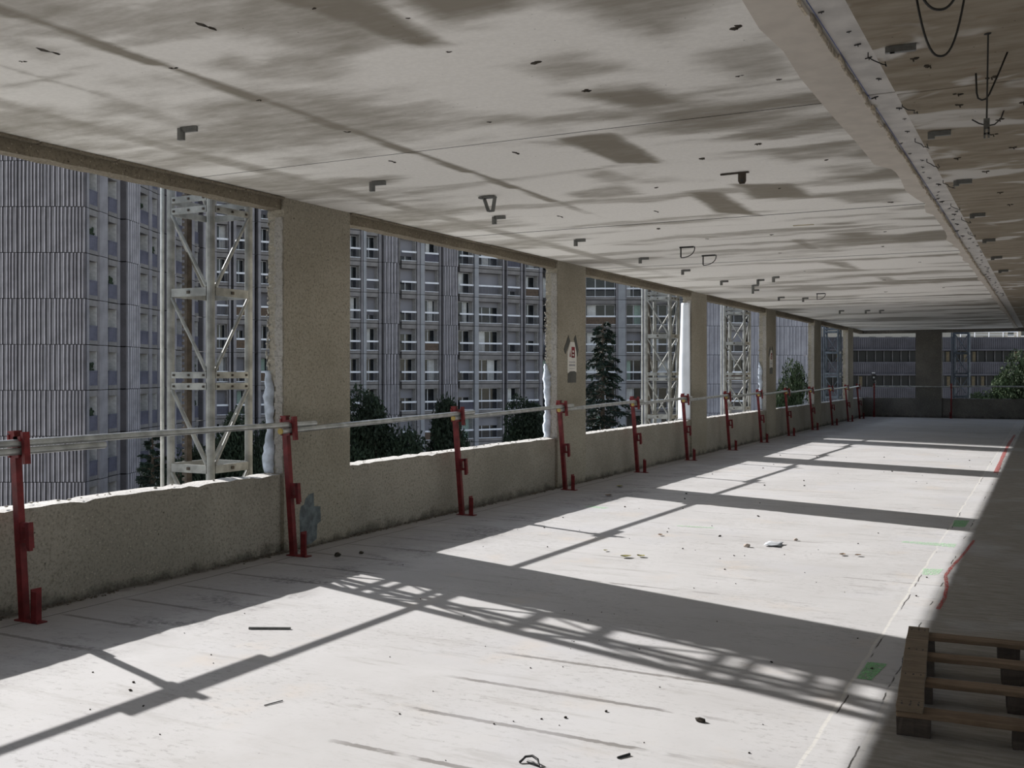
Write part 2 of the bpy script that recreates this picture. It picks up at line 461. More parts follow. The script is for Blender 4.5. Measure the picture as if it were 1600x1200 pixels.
for i in range(len(YJ)-1):
    y0, y1 = YJ[i]+.011, YJ[i+1]-.011
    stp = .055 if 1.5 < y0 < 13 else .11
    xs = np.linspace(XW+.0, -.872, int((5.0)/stp)); ys = np.linspace(y0, y1, max(3, int((y1-y0)/stp)))
    dz = R.uniform(-.003, .003)
    new('slab', grid_mesh('slab', xs, ys, lambda X, Y: ZC + dz + .003*(fbm(X*.8, Y*.8, 40)-.5), M['ceiling'], stain), ceil)
    mb = MB(); mb.box(-.708, XR+.2, y0, y1, ZC-.002, ZC+.03)
    mb.build('side_slab', M['side_ceiling'], ceil)
    mb = MB(); mb.box(-.874, -.706, y0, y1, ZC+.012, ZC+.034)
    mb.build('groove_slab', M['groove'], ceil)
# cream plaster band left of the groove, with a torn left edge
def band():
    q = random.Random(4); L = []; y = 2.2; x = -1.03
    while y < 36.8:
        L.append((x, y)); y += q.uniform(.12, .5); x += q.uniform(-.045, .045)
        x = min(-.945, max(-1.09, x))
        if q.random() < .15: x = min(-.94, x+.06)
    return L
Lb = band()
mb = MB()
for (xa, ya), (xb, yb) in zip(Lb[:-1], Lb[1:]):
    mb.add([(xa, ya, ZC-.007), (-.868, ya, ZC-.007), (-.868, yb, ZC-.007), (xb, yb, ZC-.007)], [(0, 3, 2, 1)])
    mb.add([(xa, ya, ZC-.007), (xb, yb, ZC-.007), (xb, yb, ZC+.01), (xa, ya, ZC+.01)], [(0, 1, 2, 3)])
    mb.add([(-.868, ya, ZC-.007), (-.868, yb, ZC-.007), (-.868, yb, ZC+.03), (-.868, ya, ZC+.03)], [(3, 2, 1, 0)])
mb.build('plaster_band', M['plaster'], ceil)
mb = MB(); q = random.Random(9); y = 2.4
while y < 36:
    l = q.uniform(.06, .22); w = q.uniform(.003, .010); x = -.868+q.uniform(-.006, .008)
    mb.box(x-w, x+w*.5, y, y+l, ZC-.012-q.uniform(0, .008), ZC+.01)
    y += l + q.uniform(-.01, .05)
mbc = MB(); yy0 = 2.4
while yy0 < 12.0:
    if not 5.75 < yy0 < 5.95: mbc.box(-.853, -.850, yy0, yy0+.2, ZC+.0095, ZC+.0125)
    yy0 += .2
mbc.build('chalk_line', simple('blue_chalk', (.16, .20, .42), .9), ceil)['label'] = 'thin blue chalk line'
o = mb.build('torn_plaster_edge', M['crack'], ceil); o['kind'] = 'stuff'

# ------------------------------------------------------------------ room: walls
def jitter_box(x0, x1, y0, y1, z0, z1, nx, ny, nz, fn):
    """box subdivided on all sides, every vertex moved by fn(x,y,z)->(dx,dy,dz)"""
    bm = bmesh.new()
    ids = {}
    def v(i, j, k):
        if (i, j, k) not in ids:
            p = (x0+(x1-x0)*i/nx, y0+(y1-y0)*j/ny, z0+(z1-z0)*k/nz)
            d = fn(i, j, k, p)
            ids[(i, j, k)] = bm.verts.new((p[0]+d[0], p[1]+d[1], p[2]+d[2]))
        return ids[(i, j, k)]
    for i in range(nx):
        for j in range(ny):
            bm.faces.new((v(i, j, 0), v(i, j+1, 0), v(i+1, j+1, 0), v(i+1, j, 0)))
            bm.faces.new((v(i, j, nz), v(i+1, j, nz), v(i+1, j+1, nz), v(i, j+1, nz)))
    for i in range(nx):
        for k in range(nz):
            bm.faces.new((v(i, 0, k), v(i+1, 0, k), v(i+1, 0, k+1), v(i, 0, k+1)))
            bm.faces.new((v(i, ny, k), v(i, ny, k+1), v(i+1, ny, k+1), v(i+1, ny, k)))
    for j in range(ny):
        for k in range(nz):
            bm.faces.new((v(0, j, k), v(0, j, k+1), v(0, j+1, k+1), v(0, j+1, k)))
            bm.faces.new((v(nx, j, k), v(nx, j+1, k), v(nx, j+1, k+1), v(nx, j, k+1)))
    return bm
def bm_mesh(bm, name, mats):
    me = bpy.data.meshes.new(name); bm.normal_update(); bm.to_mesh(me); bm.free()
    for m in (mats if isinstance(mats, list) else [mats]): me.materials.append(m)
    if isinstance(mats, list) and len(mats) > 1:      # second material on the broken top, its colour paled for sunlight
        for pl in me.polygons:
            if pl.normal.z > .6: pl.material_index = 1
    return me

wall_left = struct(empty('wall_left', (XW, 14, 0)))
wall_left.empty_display_size = .1
WO = Vector((XW, 14, 0))           # parts are built in world coordinates and shifted
def wl_part(name, mesh, label=None, off=WO, par=None):
    mesh.transform(Matrix.Translation(-off))
    o = new(name, mesh, par or wall_left)
    if label: o['label'] = label
    return o

COLS = [-4.20, 1.25, 6.71, 12.11, 17.78, 23.29, 28.67, 34.03]
CW = .915
XO = XW-.17
def column_mesh(y0, y1, seed, x0=XO, x1=XW):
    q = random.Random(seed)
    def fn(i, j, k, p):
        if j == 0 and i == 0:      # near outer arris: broken
            return (q.uniform(-.008, .010), q.uniform(-.012, .012), 0)
        if i == 0 and j == 4: return (q.uniform(-.01, .01), q.uniform(-.01, .02), 0)
        if j == 0 and i == 1: return (0, q.uniform(-.005, .004), 0)
        if j == 0 and i == 2: return (0, q.uniform(-.003, .003), 0)
        return (0, 0, 0)
    return bm_mesh(jitter_box(x0, x1, y0, y1, -.01, ZC+.012, 2, 4, 110, fn), 'column', M['column'])
for ci, y0 in enumerate(COLS):
    wl_part('column', column_mesh(y0, y0+CW, 100+ci))
    q = random.Random(300+ci)
    if y0 > 2:
        # bare core of the near reveal, paler concrete
        mb = MB()
        for k in range(44):
            z = .66 + k*(2.80-.66)/44; z1 = z+.055
            xa = XO+.085+q.uniform(-.012, .012)
            mb.box(xa, XW-.004+q.uniform(-.004, .002), y0-.012-q.uniform(0, .006), y0+.02, z, z1)
        wl_part('reveal_core', mb.mesh('reveal_core', M['reveal']))
        # torn outer edge
        mb = MB()
        for k in range(0 if y0 == 17.78 else 70):
            z = q.uniform(1.3, 2.3) if k < 45 else q.uniform(.7, 2.8)
            mb.lump((XO-.002+q.uniform(-.008, .01), y0+q.uniform(-.02, .02), z), q.uniform(.004, .012), q.random(), (1, 1, 1.6))
        if mb.v:
            o = wl_part('broken_edge', mb.mesh('broken_edge', M['broken'])); o['kind'] = 'stuff'
    if y0 in (6.71, 12.11, 23.29):
        # torn bluish membrane left on the lower part of the reveal
        mb = MB(); top = {6.71: 1.52, 12.11: 1.62, 23.29: 1.75}[y0]; n = 24; prev = None
        for k in range(n+1):
            z = .66+(top-.66)*k/n
            xa = XO-.012+q.uniform(-.012, .008)-(.03*math.sin(k*.45) if k < n-3 else 0)*.5
            xb = XO+.075+q.uniform(-.01, .01) - .05*max(0, (k-n+4)/4)
            cur = [(xa, y0-.028+q.uniform(-.01, .01), z), ((xa+xb)/2, y0-.045+q.uniform(-.008, .008), z), (xb, y0-.016, z)]
            mb.v += cur
            if k:
                b = 3*k-3; mb.f += [(b, b+1, b+4, b+3), (b+1, b+2, b+5, b+4)]; mb.mi += [0, 0]
        me = mb.mesh('membrane', M['membrane'], True)
        o = wl_part('membrane', me, 'torn bluish membrane')
        md = o.modifiers.new('thick', 'SOLIDIFY'); md.thickness = .006

XP = XW-.035
q = random.Random(77)
yy = [YN] + COLS + [YE+.1]
for i in range(len(yy)-1):
    a = yy[i] + (CW if i > 0 else 0); b = yy[i+1]
    if b-a < .3: continue
    ny = max(6, int((b-a)/.085))
    seed = random.Random(500+i)
    prof = [(.0012*math.sin(j*.31+i)+seed.uniform(-.003, .003)-(.012 if seed.random() < .03 else 0)) for j in range(ny+1)]
    def fn(ii, j, k, p):
        if k == 4:
            return (seed.uniform(-.008, .006) if ii in (0, 2) else 0, 0, prof[j]+seed.uniform(-.003, .003) - (.004 if ii == 2 else 0))
        return (0, 0, 0)
    wl_part('parapet', bm_mesh(jitter_box(XP-.185, XP, a, b, -.01, .655, 2, ny, 4, fn), 'parapet', [M['parapet'], M['sill_sunlit']]))
    def fn2(ii, j, k, p):
        if k == 0: return (0, 0, seed.uniform(-.005, .005))
        return (0, 0, 0)
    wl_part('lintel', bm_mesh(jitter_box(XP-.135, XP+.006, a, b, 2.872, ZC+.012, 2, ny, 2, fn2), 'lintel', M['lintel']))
    # crumbs of mortar along the broken sill
    mb = MB()
    for k in range(int((b-a)*9)):
        y = seed.uniform(a+.05, b-.05)
        mb.lump((XP-seed.uniform(.02, .12), y, .66+seed.uniform(-.006, .008)), seed.uniform(.004, .013), seed.random(), (1, 1.3, .6))
    o = wl_part('sill_rubble', mb.mesh('sill_rubble', M['broken'])); o['kind'] = 'stuff'
    # thin board left under the ceiling along the lintel
    mb = MB(); y = a
    while y < b-.1:
        l = min(seed.uniform(.5, 1.6), b-y); mb.box(XP-.02, XP+.045+seed.uniform(0, .02), y, y+l-.02, ZC-.018, ZC-.004); y += l
    wl_part('ceiling_edge_board', mb.mesh('ceiling_edge_board', M['lintel']))
# pour joint on the columns, at parapet height
# blue-grey worn paint at the foot of the second visible column
def decal(name, poly, x, mat, parent, off, t=.002):
    """thin flat patch on a wall plane x = const, poly in (y, z)"""
    n = len(poly); vs = [(x+t, y, z) for y, z in poly]+[(x-.004, y, z) for y, z in poly]
    fs = [tuple(range(n)), tuple(range(n, 2*n))[::-1]]+[(i, i+n, (i+1) % n+n, (i+1) % n) for i in range(n)]
    me = MB().add(vs, fs).mesh(name, mat); return wl_part(name, me, off=off, par=parent)
o = decal('paint_patch', [(6.92, .02), (6.91, .30), (6.93, .36), (6.97, .37), (6.99, .42), (7.04, .45), (7.10, .46), (7.105, .34), (7.19, .33), (7.20, .20), (7.15, .18), (7.14, .05), (7.06, .02)], XW, M['bluepaint'], wall_left, WO)
o['label'] = 'worn blue grey paint patch'

# end wall with its parapet, pier and lintel
wall_back = struct(empty('wall_back', (0, YE, 0))); OB = Vector((0, YE, 0))
def wb_part(name, me): return wl_part(name, me, None, OB, wall_back)
sd = random.Random(8)
def fnb(ii, j, k, p): return (0, 0, sd.uniform(-.01, .01) if k == 2 else 0)
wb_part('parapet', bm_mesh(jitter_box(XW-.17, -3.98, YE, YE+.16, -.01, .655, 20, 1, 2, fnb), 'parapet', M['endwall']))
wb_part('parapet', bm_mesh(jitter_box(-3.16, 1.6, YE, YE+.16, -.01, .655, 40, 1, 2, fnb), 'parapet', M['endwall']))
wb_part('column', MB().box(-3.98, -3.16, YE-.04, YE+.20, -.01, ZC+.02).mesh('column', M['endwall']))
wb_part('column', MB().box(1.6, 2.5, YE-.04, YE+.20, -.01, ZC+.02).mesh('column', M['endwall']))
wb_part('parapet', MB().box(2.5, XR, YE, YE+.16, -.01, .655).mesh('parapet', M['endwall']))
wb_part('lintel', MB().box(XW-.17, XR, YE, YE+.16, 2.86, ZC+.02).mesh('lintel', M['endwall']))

wall_right = struct(empty('wall_right', (XR, 14, 0)))  # unseen wall; its openings are added to let fill light in
OR_ = Vector((XR, 14, 0))
RC = [-8.2, -4.2, 1.25, 6.71, 12.11, 17.78, 23.29]
for i, y0 in enumerate(RC):
    wl_part('column', MB().box(XR, XR+.2, y0, y0+CW, -.01, ZC+.02).mesh('column', M['column']), None, OR_, wall_right)
    if i:
        wl_part('parapet', MB().box(XR+.03, XR+.18, RC[i-1]+CW, y0, -.01, .655).mesh('parapet', M['parapet']), None, OR_, wall_right)
        wl_part('lintel', MB().box(XR+.03, XR+.18, RC[i-1]+CW, y0, 2.86, ZC+.02).mesh('lintel', M['lintel']), None, OR_, wall_right)
wl_part('wall_panel', MB().box(XR, XR+.2, 23.29+CW, YE+.2, -.01, ZC+.02).mesh('wall_panel', M['wall_dark']), None, OR_, wall_right)  # left solid so the far end stays dark
wall_front = struct(MB().box(XW-.2, XR+.25, YN-.25, YN, -.05, ZC+.05).build('wall_front', M['wall_dark']))

# dark crumbs where floor meets wall
mb = MB(); q = random.Random(31)
for k in range(2600):
    y = q.uniform(2.5, 36.5) if k > 2100 else q.uniform(2.5, 14)
    d = float(fbm(y*.9, 0.5, 66, 4))
    if q.random() > max(.08, (d-.38)*4.5): continue
    mb.lump((XP+.012+abs(q.gauss(0, .030)), y, .003), q.uniform(.003, .011)*(1+max(0, d-.5)*2), q.random(), (1.2, 1.2, .8))
o = mb.build('mortar_rubble', simple('mortar_crumbs', (.12, .105, .088), .95, var=.5, scale=40)); tag(o, 'dark crumbled mortar along the foot of the parapet wall', 'rubble', kind='stuff')

# ------------------------------------------------------------------ guardrail posts and tubes
ORD = ['nearest', 'second', 'third', 'fourth', 'fifth', 'sixth', 'seventh', 'eighth', 'ninth', 'tenth', 'eleventh', 'twelfth', 'thirteenth', 'fourteenth', 'fifteenth', 'sixteenth', 'seventeenth', 'eighteenth', 'nineteenth', 'twentieth']
LEAN = -.080
def make_post():
    r = empty('guardrail_post')
    mb = MB(); mb.box(-.024, .024, -.022, .022, .005, 1.14); mb.box(-.030, .030, -.028, .028, 1.14, 1.152)
    tube = mb.build('post_tube', M['red'], r, rot=(0, LEAN, 0))
    mb = MB()
    mb.box(.02, .085, -.028, .028, 1.085, 1.115); mb.box(-.034, -.02, -.03, .03, .99, 1.13)
    mb.box(.02, .060, -.028, -.016, .985, 1.115); mb.box(.02, .060, .016, .028, .985, 1.115)
    mb.box(.082, .108, -.020, .020, .945, 1.125); mb.box(.02, .108, -.012, .012, .985, 1.0)
    mb.box(.084, .106, -.024, .024, 1.10, 1.14)
    mb.build('top_clamp', M['red'], r, rot=(0, LEAN, 0))
    mb = MB()
    mb.box(.022, .10, -.018, .018, .565, .592); mb.box(.074, .102, -.018, .018, .435, .592)
    mb.box(.022, .085, -.018, .018, .470, .492); mb.box(.070, .096, -.012, .012, .42, .47)
    mb.box(.022, .045, -.018, .018, .49, .57)
    mb.build('middle_bracket', M['red'], r, rot=(0, LEAN, 0))
    mb = MB()
    mb.box(-.05, .16, -.035, .035, .0, .008); mb.box(.10, .108, -.035, .035, .0, .205)
    mb.box(.10, .150, -.035, -.029, .0, .19)
    mb.build('toe_bracket', M['red'], r)
    return r
def copy_tree(o, parent=None, loc=None, rz=None):
    c = o.copy(); COL.objects.link(c)
    if parent is not None: c.parent = parent
    if loc is not None: c.location = loc
    if rz is not None: c.rotation_euler = (0, 0, rz)
    for ch in list(o.children): copy_tree(ch, c)
    return c
POSTY = [4.13, 6.63, 9.36, 11.98, 14.60, 17.02, 19.65, 22.15, 24.8, 27.6, 30.4, 33.0, 35.2]
PLAB = ['red steel guardrail post nearest the camera, at the left edge of the photo',
        'red guardrail post at the near edge of the widest column, beside blue grey paint',
        'red guardrail post in the middle of the second opening, before dark trees',
        'red guardrail post at the near edge of the column with the notice facing the room',
        'red guardrail post midway along the opening that shows the dark cedar',
        'red guardrail post beside the white plastic sheet on the third column',
        'red guardrail post in the middle of the opening with the third lattice mast',
        'red guardrail post at the fourth column, below the farther notice']
for k in range(8, 13): PLAB.append('red guardrail post along the left parapet, %s from the camera end' % ORD[k])
p0 = make_post()
XPOST = -5.50
posts = []
for k, y in enumerate(POSTY):
    o = p0 if k == 0 else copy_tree(p0)
    o.location = (XPOST, y, 0); o.rotation_euler = (0, 0, R.uniform(-.06, .06) if k else 0)
    tag(o, PLAB[k], 'guardrail post', 'red guardrail posts along the left parapet')
o = copy_tree(p0, loc=(XPOST, 1.5, 0), rz=0.02); tag(o, 'red guardrail post just outside the left edge of the photo', 'guardrail post', 'red guardrail posts along the left parapet')
o = copy_tree(p0, loc=(-5.30, YE-.17, 0), rz=-math.pi/2+.1); tag(o, 'red guardrail post in the far corner standing against the end wall', 'guardrail post', 'red guardrail posts along the end wall')
o = copy_tree(p0, loc=(-2.86, YE-.17, 0), rz=-math.pi/2-.05); tag(o, 'red guardrail post just right of the wide pier on the end wall', 'guardrail post', 'red guardrail posts along the end wall')
o = copy_tree(p0, loc=(.9, YE-.17, 0), rz=-math.pi/2); tag(o, 'red guardrail post at the right end of the end wall', 'guardrail post', 'red guardrail posts along the end wall')

XT = XPOST + LEAN*1.05*1.0 + .056 - .004     # tube axis between clamp arm and finger
def rail(ya, za, yb, zb, label, x0=None, x1=None):
    x0 = XT if x0 is None else x0; x1 = XT if x1 is None else x1
    r = empty('guardrail_tube', ((x0+x1)/2, (ya+yb)/2, (za+zb)/2))
    off = Vector(r.location)
    a = Vector((x0, ya, za))-off; b = Vector((x1, yb, zb))-off; d = (b-a).normalized()
    MB().tube([a, b], .0235, 14).build('tube', M['galv'], r, smooth=False)
    MB().tube([a-d*.003, a+d*.010], .0245, 14).build('end_cap', M['yellow'], r)
    r.children[-1]['label'] = 'yellow plastic end cap' if False else 'tube end cap'
    tag(r, label, 'guardrail tube', 'galvanized guardrail tubes')
ZU, ZL = 1.076, 1.026
segs = []
rail(.9, ZL, POSTY[0]+.62, ZL, 'galvanized guardrail tube whose end stops just right of the nearest post', )
TL = ['galvanized guardrail tube running past the first lattice mast to the second post',
      'galvanized guardrail tube crossing the widest column to the third post',
      'galvanized guardrail tube in front of the trees between the third and fourth posts',
      'galvanized guardrail tube from the notice column to the cedar',
      'galvanized guardrail tube between the cedar and the white plastic sheet',
      'galvanized guardrail tube from the white plastic sheet to the third lattice mast']
for k in range(len(POSTY)-1):
    lab = TL[k] if k < len(TL) else 'galvanized guardrail tube along the left parapet between its %s and %s posts' % (ORD[k], ORD[k+1])
    if k == 0: rail(POSTY[0]-.35, ZU, POSTY[1]+.32, ZU, lab)
    else: rail(POSTY[k]-.13, ZL, POSTY[k+1]+.30, ZU, lab)
YT = YE-.17+.035
rail(YT, 1.045, YT, 1.045, 'thin galvanized guardrail tube running along the end wall left of the pier', -5.35, -2.6)
rail(YT, 1.06, YT, 1.06, 'thin galvanized guardrail tube along the end wall right of the pier', -2.95, 1.2)

# small lamp on the corner post
r = empty('site_lamp', (-5.30, YE-.20, 1.155)); tag(r, 'small black site lamp on top of the far corner guardrail post', 'lamp')
mb = MB(); mb.box(-.06, .06, -.05, .05, 0, .05); mb.box(-.02, .02, -.02, .02, .05, .12); mb.build('base', M['wire'], r)
mb = MB(); mb.tube([(0, -.02, .20), (0, .09, .20)], [.11, .07], 14); mb.tube([(-.11, 0, .2), (-.10, 0, .3), (.02, 0, .36)], .012, 6); mb.build('housing', M['wire'], r)
MB().tube([(0, -.03, .20), (0, -.019, .20)], .028, 12).build('lens', simple('lamp_glass', (.6, .62, .65), .2, 0), r)
MB().box(-.07, .03, -.03, .03, .34, .372).build('handle', M['sheet'], r)

# ------------------------------------------------------------------ lattice masts outside
def make_mast(a=.46, zb=-15.0, zt=4.5):
    r = empty('lattice_mast'); h = a/2; U = 1.5
    cs = [(-h, -h), (h, -h), (h, h), (-h, h)]
    for x, y in cs:
        MB().tube([(x, y, zb), (x, y, zt)], .034, 12).build('leg', M['mast'], r)
    z0 = 1.438 + U*math.floor((zb-1.438)/U)+U
    hb = MB(); hb2 = MB(); dg = MB(); bolts = MB(); z = z0; k = 0
    faces = [(0, 1), (1, 2), (2, 3), (3, 0)]
    while z < zt-.1:
        for i, j in faces:
            p, q = cs[i], cs[j]; d = Vector((q[0]-p[0], q[1]-p[1], 0)).normalized(); nrm = Vector((d.y, -d.x, 0))*.018
            A = Vector((p[0], p[1], 0))+d*.03+nrm; B = Vector((q[0], q[1], 0))-d*.03+nrm
            for dz in (.045, -.052):       # pair of flats at the joint of two sections
                hb.bar(A+Vector((0, 0, z+dz)), B+Vector((0, 0, z+dz)), .012, .055)
                for e in (A+d*.03, B-d*.03, (A+B)/2):
                    bolts.bar(e+nrm*.3+Vector((0, 0, z+dz)), e+nrm*.9+Vector((0, 0, z+dz)), .018, .018)
            hb2.bar(A+Vector((0, 0, z+.75)), B+Vector((0, 0, z+.75)), .014, .07)
            bolts.bar((A+B)/2+nrm*.3+Vector((0, 0, z+.75)), (A+B)/2+nrm*.9+Vector((0, 0, z+.75)), .03, .025)
            up = Vector((0, 0, 1))
            s, e = (B, A) if (i, j) in ((1, 2), (3, 0)) else (A, B)   # fall from the outer legs to the front and back legs
            dg.tube([s+up*(z+.71), e+up*(z+.08)], .0145, 7)
            dg.tube([s+up*(z+1.42), e+up*(z+.79)], .0145, 7)
        z += U; k += 1
    for nm, m_ in (('joint_flats', hb), ('cross_bars', hb2), ('diagonals', dg)):
        o = m_.build(nm, M['mast'], r)
        o['kind'] = 'stuff'
    o = bolts.build('bolts', M['rack'], r); o['kind'] = 'stuff'
    # toothed rack on one face
    mb = MB(); mb.box(-h-.045, -h-.015, -.03, .03, zb, zt)
    zz = -2.0
    while zz < zt:
        mb.box(-h-.075, -h-.045, -.03, .03, zz, zz+.025); zz += .05
    mb.build('rack', M['rack'], r)
    MB().tube([(-h-.07, -h-.03, zb), (-h-.07, -h-.03, zt)], .016, 8).build('guide_tube', M['galv'], r)
    return r
XM = -6.475
m0 = make_mast()
ML = ['galvanized lattice mast outside the first opening, largest of the masts',
      'galvanized lattice mast seen beside the white plastic sheet and the cedar',
      'galvanized lattice mast in front of the ribbed blank tower',
      'shaded lattice mast outside the last openings near the far corner',
      'shaded lattice mast behind the end wall opening right of the pier']
for k, (x, y) in enumerate([(XM, 6.69), (-6.42, 18.33), (-6.42, 23.55), (-6.45, 35.6), (-2.66, 38.6)]):
    o = m0 if k == 0 else copy_tree(m0)
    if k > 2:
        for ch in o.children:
            ch.data = ch.data.copy(); ch.data.materials[0] = M['mast_shade']
    o.location = (x, y, 0); tag(o, ML[k], 'lattice mast', 'galvanized lattice masts outside the building')

# ------------------------------------------------------------------ notices taped to columns
def notice(y, z, label, s=1.0):
    r = empty('paper_notice', (XW+.001, y, z)); tag(r, label, 'notice', 'paper notices on the columns')
    def flat(poly, t, name, mat, par=r, x=0.0, lab=None):
        n = len(poly); vs = [(x+t, a*s, b*s) for a, b in poly]+[(x, a*s, b*s) for a, b in poly]
        fs = [tuple(range(n)), tuple(range(n, 2*n))[::-1]]+[(i, i+n, (i+1) % n+n, (i+1) % n) for i in range(n)]
        o = MB().add(vs, fs).build(name, mat, par)
        if lab: o['label'] = lab
        return o
    pap = flat([(-.165, -.21), (.165, -.21), (.165, .10), (.09, .26), (-.06, .26), (-.165, .10)], .002, 'paper', M['paper'])
    flat([(-.30, .14), (-.24, .07), (-.07, .27), (-.13, .36)], .004, 'tape', M['tape'], lab='dark tape strip')
    flat([(.07, .31), (.13, .37), (.24, .14), (.20, .04)], .004, 'tape', M['tape'], lab='dark tape strip')
    flat([(-.155, -.36), (.145, -.36), (.155, -.20), (.08, -.185), (-.08, -.19), (-.155, -.23)], .004, 'tape', M['tape'], lab='dark tape strip')
    # red pictogram: a small pointed figure and a block with two pale bars
    mbx = MB()
    def q(a0, a1, b0, b1): mbx.box(.0, .0032, a0*s, a1*s, b0*s, b1*s)
    q(-.02, .10, .13, .185); q(-.02, .012, .02, .13); q(.07, .10, .02, .13); q(-.02, .10, .02, .045); q(-.02, .10, .075, .10)
    mbx.add([(.0032, -.095*s, .03*s), (.0032, -.045*s, .03*s), (.0032, -.065*s, .15*s)], [(0, 1, 2)])
    mbx.build('red_print', M['print_red'], pap)
    mbx = MB()
    q(-.11, .11, -.055, -.04); q(-.11, .11, -.11, -.08); q(-.10, .10, -.15, -.142)
    mbx.build('grey_print', M['print_grey'], pap)
notice(12.56, 1.69, 'white paper notice with red print and dark tape on the second visible column', .88)
notice(23.72, 1.80, 'smaller looking farther white paper notice with dark tape on the fourth visible column', .88)

# white plastic sheet hanging on the third column's reveal
mb = MB()
for k in range(41):
    z = .668+(2.76-.668)*k/40
    for j in range(9):
        u = j/8
        x = XO-.055+.215*u - .03*math.sin(z*1.3+.6)*(1-u)
        y = 17.725 - .035*math.sin(u*math.pi) + .010*math.sin(u*9+z*.9) + .05*(1-u)**2
        mb.v.append((x, y, z))
for k in range(40):
    for j in range(8): mb.f.append((k*9+j, k*9+j+1, k*9+j+10, k*9+j+9)); mb.mi.append(0)
o = mb.build('plastic_sheet', M['sheet'], smooth=True)
md = o.modifiers.new('thick', 'SOLIDIFY'); md.thickness = .003
tag(o, 'white plastic sheet hanging along the near edge of the third column', 'plastic sheet')

# ------------------------------------------------------------------ ceiling hardware
def angle_bracket(x, y, label, w=.10, d=.075, flip=1, tilt=0):
    """short angle hanger: horizontal arm under the ceiling and a leg hanging at one end"""
    r = empty('angle_bracket', (x, y, ZC-.004), tilt)
    MB().box(-.01, w, -.012, .012, -.030, .0).build('arm', M['dark_metal'], r)
    MB().box(-.012*flip-.018, -.012*flip+.022, -.012, .012, -d, -.004).build('leg', M['dark_metal'], r)
    tag(r, label, 'bracket', 'angle brackets on the ceiling')
for k, y in enumerate([4.50, 6.45, 8.40, 10.26, 12.26, 13.96, 15.9, 17.85, 19.8]):
    angle_bracket(-4.575, y, 'dark angle bracket, %s from the camera in the row above the parapet' % ORD[k], tilt=.15+.05*math.sin(k*2))
FARB = [(-4.01, 15.96), (-3.69, 15.62), (-4.33, 16.9), (-4.2, 20.2), (-4.30, 24.7), (-3.75, 24.9), (-3.45, 25.0)]
for k, (x, y) in enumerate(FARB):
    angle_bracket(x, y, 'small angle bracket off the main row on the far ceiling, %s from camera' % ORD[k], .09, .085, tilt=.4*math.sin(k*5))
for k, (x, y) in enumerate([(-.62, 4.86), (-.62, 6.69), (-.61, 8.46), (-.61, 10.3), (-.61, 12.32), (-.61, 14.2), (-.6, 16.1)]):
    angle_bracket(x, y, 'dark angle bracket on the brown ceiling right of the groove, %s from the camera' % ORD[k], .10, .045 if k else .03, tilt=.1)
# U strap
r = empty('hanger_strap', (-4.10, 7.42, ZC-.003)); tag(r, 'bent U shaped metal strap hanging from the ceiling left of centre', 'strap', None)
mb = MB(); mb.bar((-.09, 0, -.012), (.06, 0, -.012), .05, .014); mb.build('plate', M['dark_metal'], r)
mb = MB(); mb.bar((-.05, 0, -.01), (-.005, 0, -.13), .05, .010, up=(1, 0, 0)); mb.bar((-.005, 0, -.128), (.035, 0, -.126), .05, .008); mb.bar((.035, 0, -.128), (.055, 0, -.01), .05, .008, up=(1, 0, 0)); mb.build('strap', M['dark_metal'], r)
# hook plate
r = empty('hook_plate', (-1.98, 7.40, ZC-.003)); tag(r, 'rounded dark metal plate with a hole hanging from the stained ceiling', 'plate', None)
mb = MB(); mb.add([(a, yy_, b) for yy_ in (-.008, .008) for a, b in [(-.028, 0), (.028, 0), (.028, -.065), (.018, -.085), (-.018, -.085), (-.028, -.065)]],
                  [(0, 1, 2, 3, 4, 5), (11, 10, 9, 8, 7, 6)]+[(i, i+6, (i+1) % 6+6, (i+1) % 6) for i in range(6)])
mb.build('plate', M['rack'], r)
MB().bar((-.16, 0, -.006), (.05, 0, -.004), .02, .010).build('bar', M['rack'], r)
MB().tube([(0, -.011, -.062), (0, .011, -.062)], .012, 8).build('eyelet', M['wire'], r)
# wire loops
for k, (x, y, s) in enumerate([(-3.72, 11.46, 1.0), (-3.74, 12.39, 1.0), (-3.71, 19.3, .9)]):
    r = empty('hanger_loop', (x, y, ZC-.004)); tag(r, 'bent dark hanger loop under the ceiling, %s from the camera of three' % ORD[k], 'hanger', 'bent hanger loops')
    MB().box(-.08*s, .09*s, -.01, .01, -.015, .002).build('bar', M['wire'], r)
    MB().box(-.072*s, -.058*s, -.006, .006, -.12*s, -.01).build('leg', M['wire'], r)
    pts = [(-.065*s+.165*s*math.sin(t)*1.0, .03*math.sin(t*2), -.125*s*math.cos(t*.98)+.0) for t in [i*math.pi/2/9 for i in range(10)]]
    MB().tube(pts, .006, 6).build('wire', M['wire'], r)
# looped cables and rods at the upper right
def cable(name, pts, r_, label, cat='cable', grp=None):
    o = MB().tube(pts, r_, 8).build(name, M['wire'], smooth=True)
    tag(o, label, cat, grp); return o
def ulo(x0, y0, x1, y1, dep, n=18):
    pts = []
    for i in range(n+1):
        t = i/n
        pts.append((x0+(x1-x0)*t, y0+(y1-y0)*t, ZC-.002-dep*(1-abs(2*t-1)**2.4)))
    return pts
cable('cable_loop', ulo(-.455, 4.25, -.285, 4.32, .24), .0045, 'long dark cable loop hanging from the brown ceiling at the top right corner')
cable('cable_loop', ulo(-.44, 4.12, -.29, 4.2, .10), .005, 'short thick dark cable loop inside the longer loop at the top right corner')
r = empty('hanging_rod', (-.23, 4.87, ZC)); tag(r, 'long thin rod ending in a slotted clip, hanging from the brown ceiling', 'rod')
MB().tube([(0, 0, .0), (-.006, 0, -.38)], .0038, 7).build('rod', M['wire'], r)
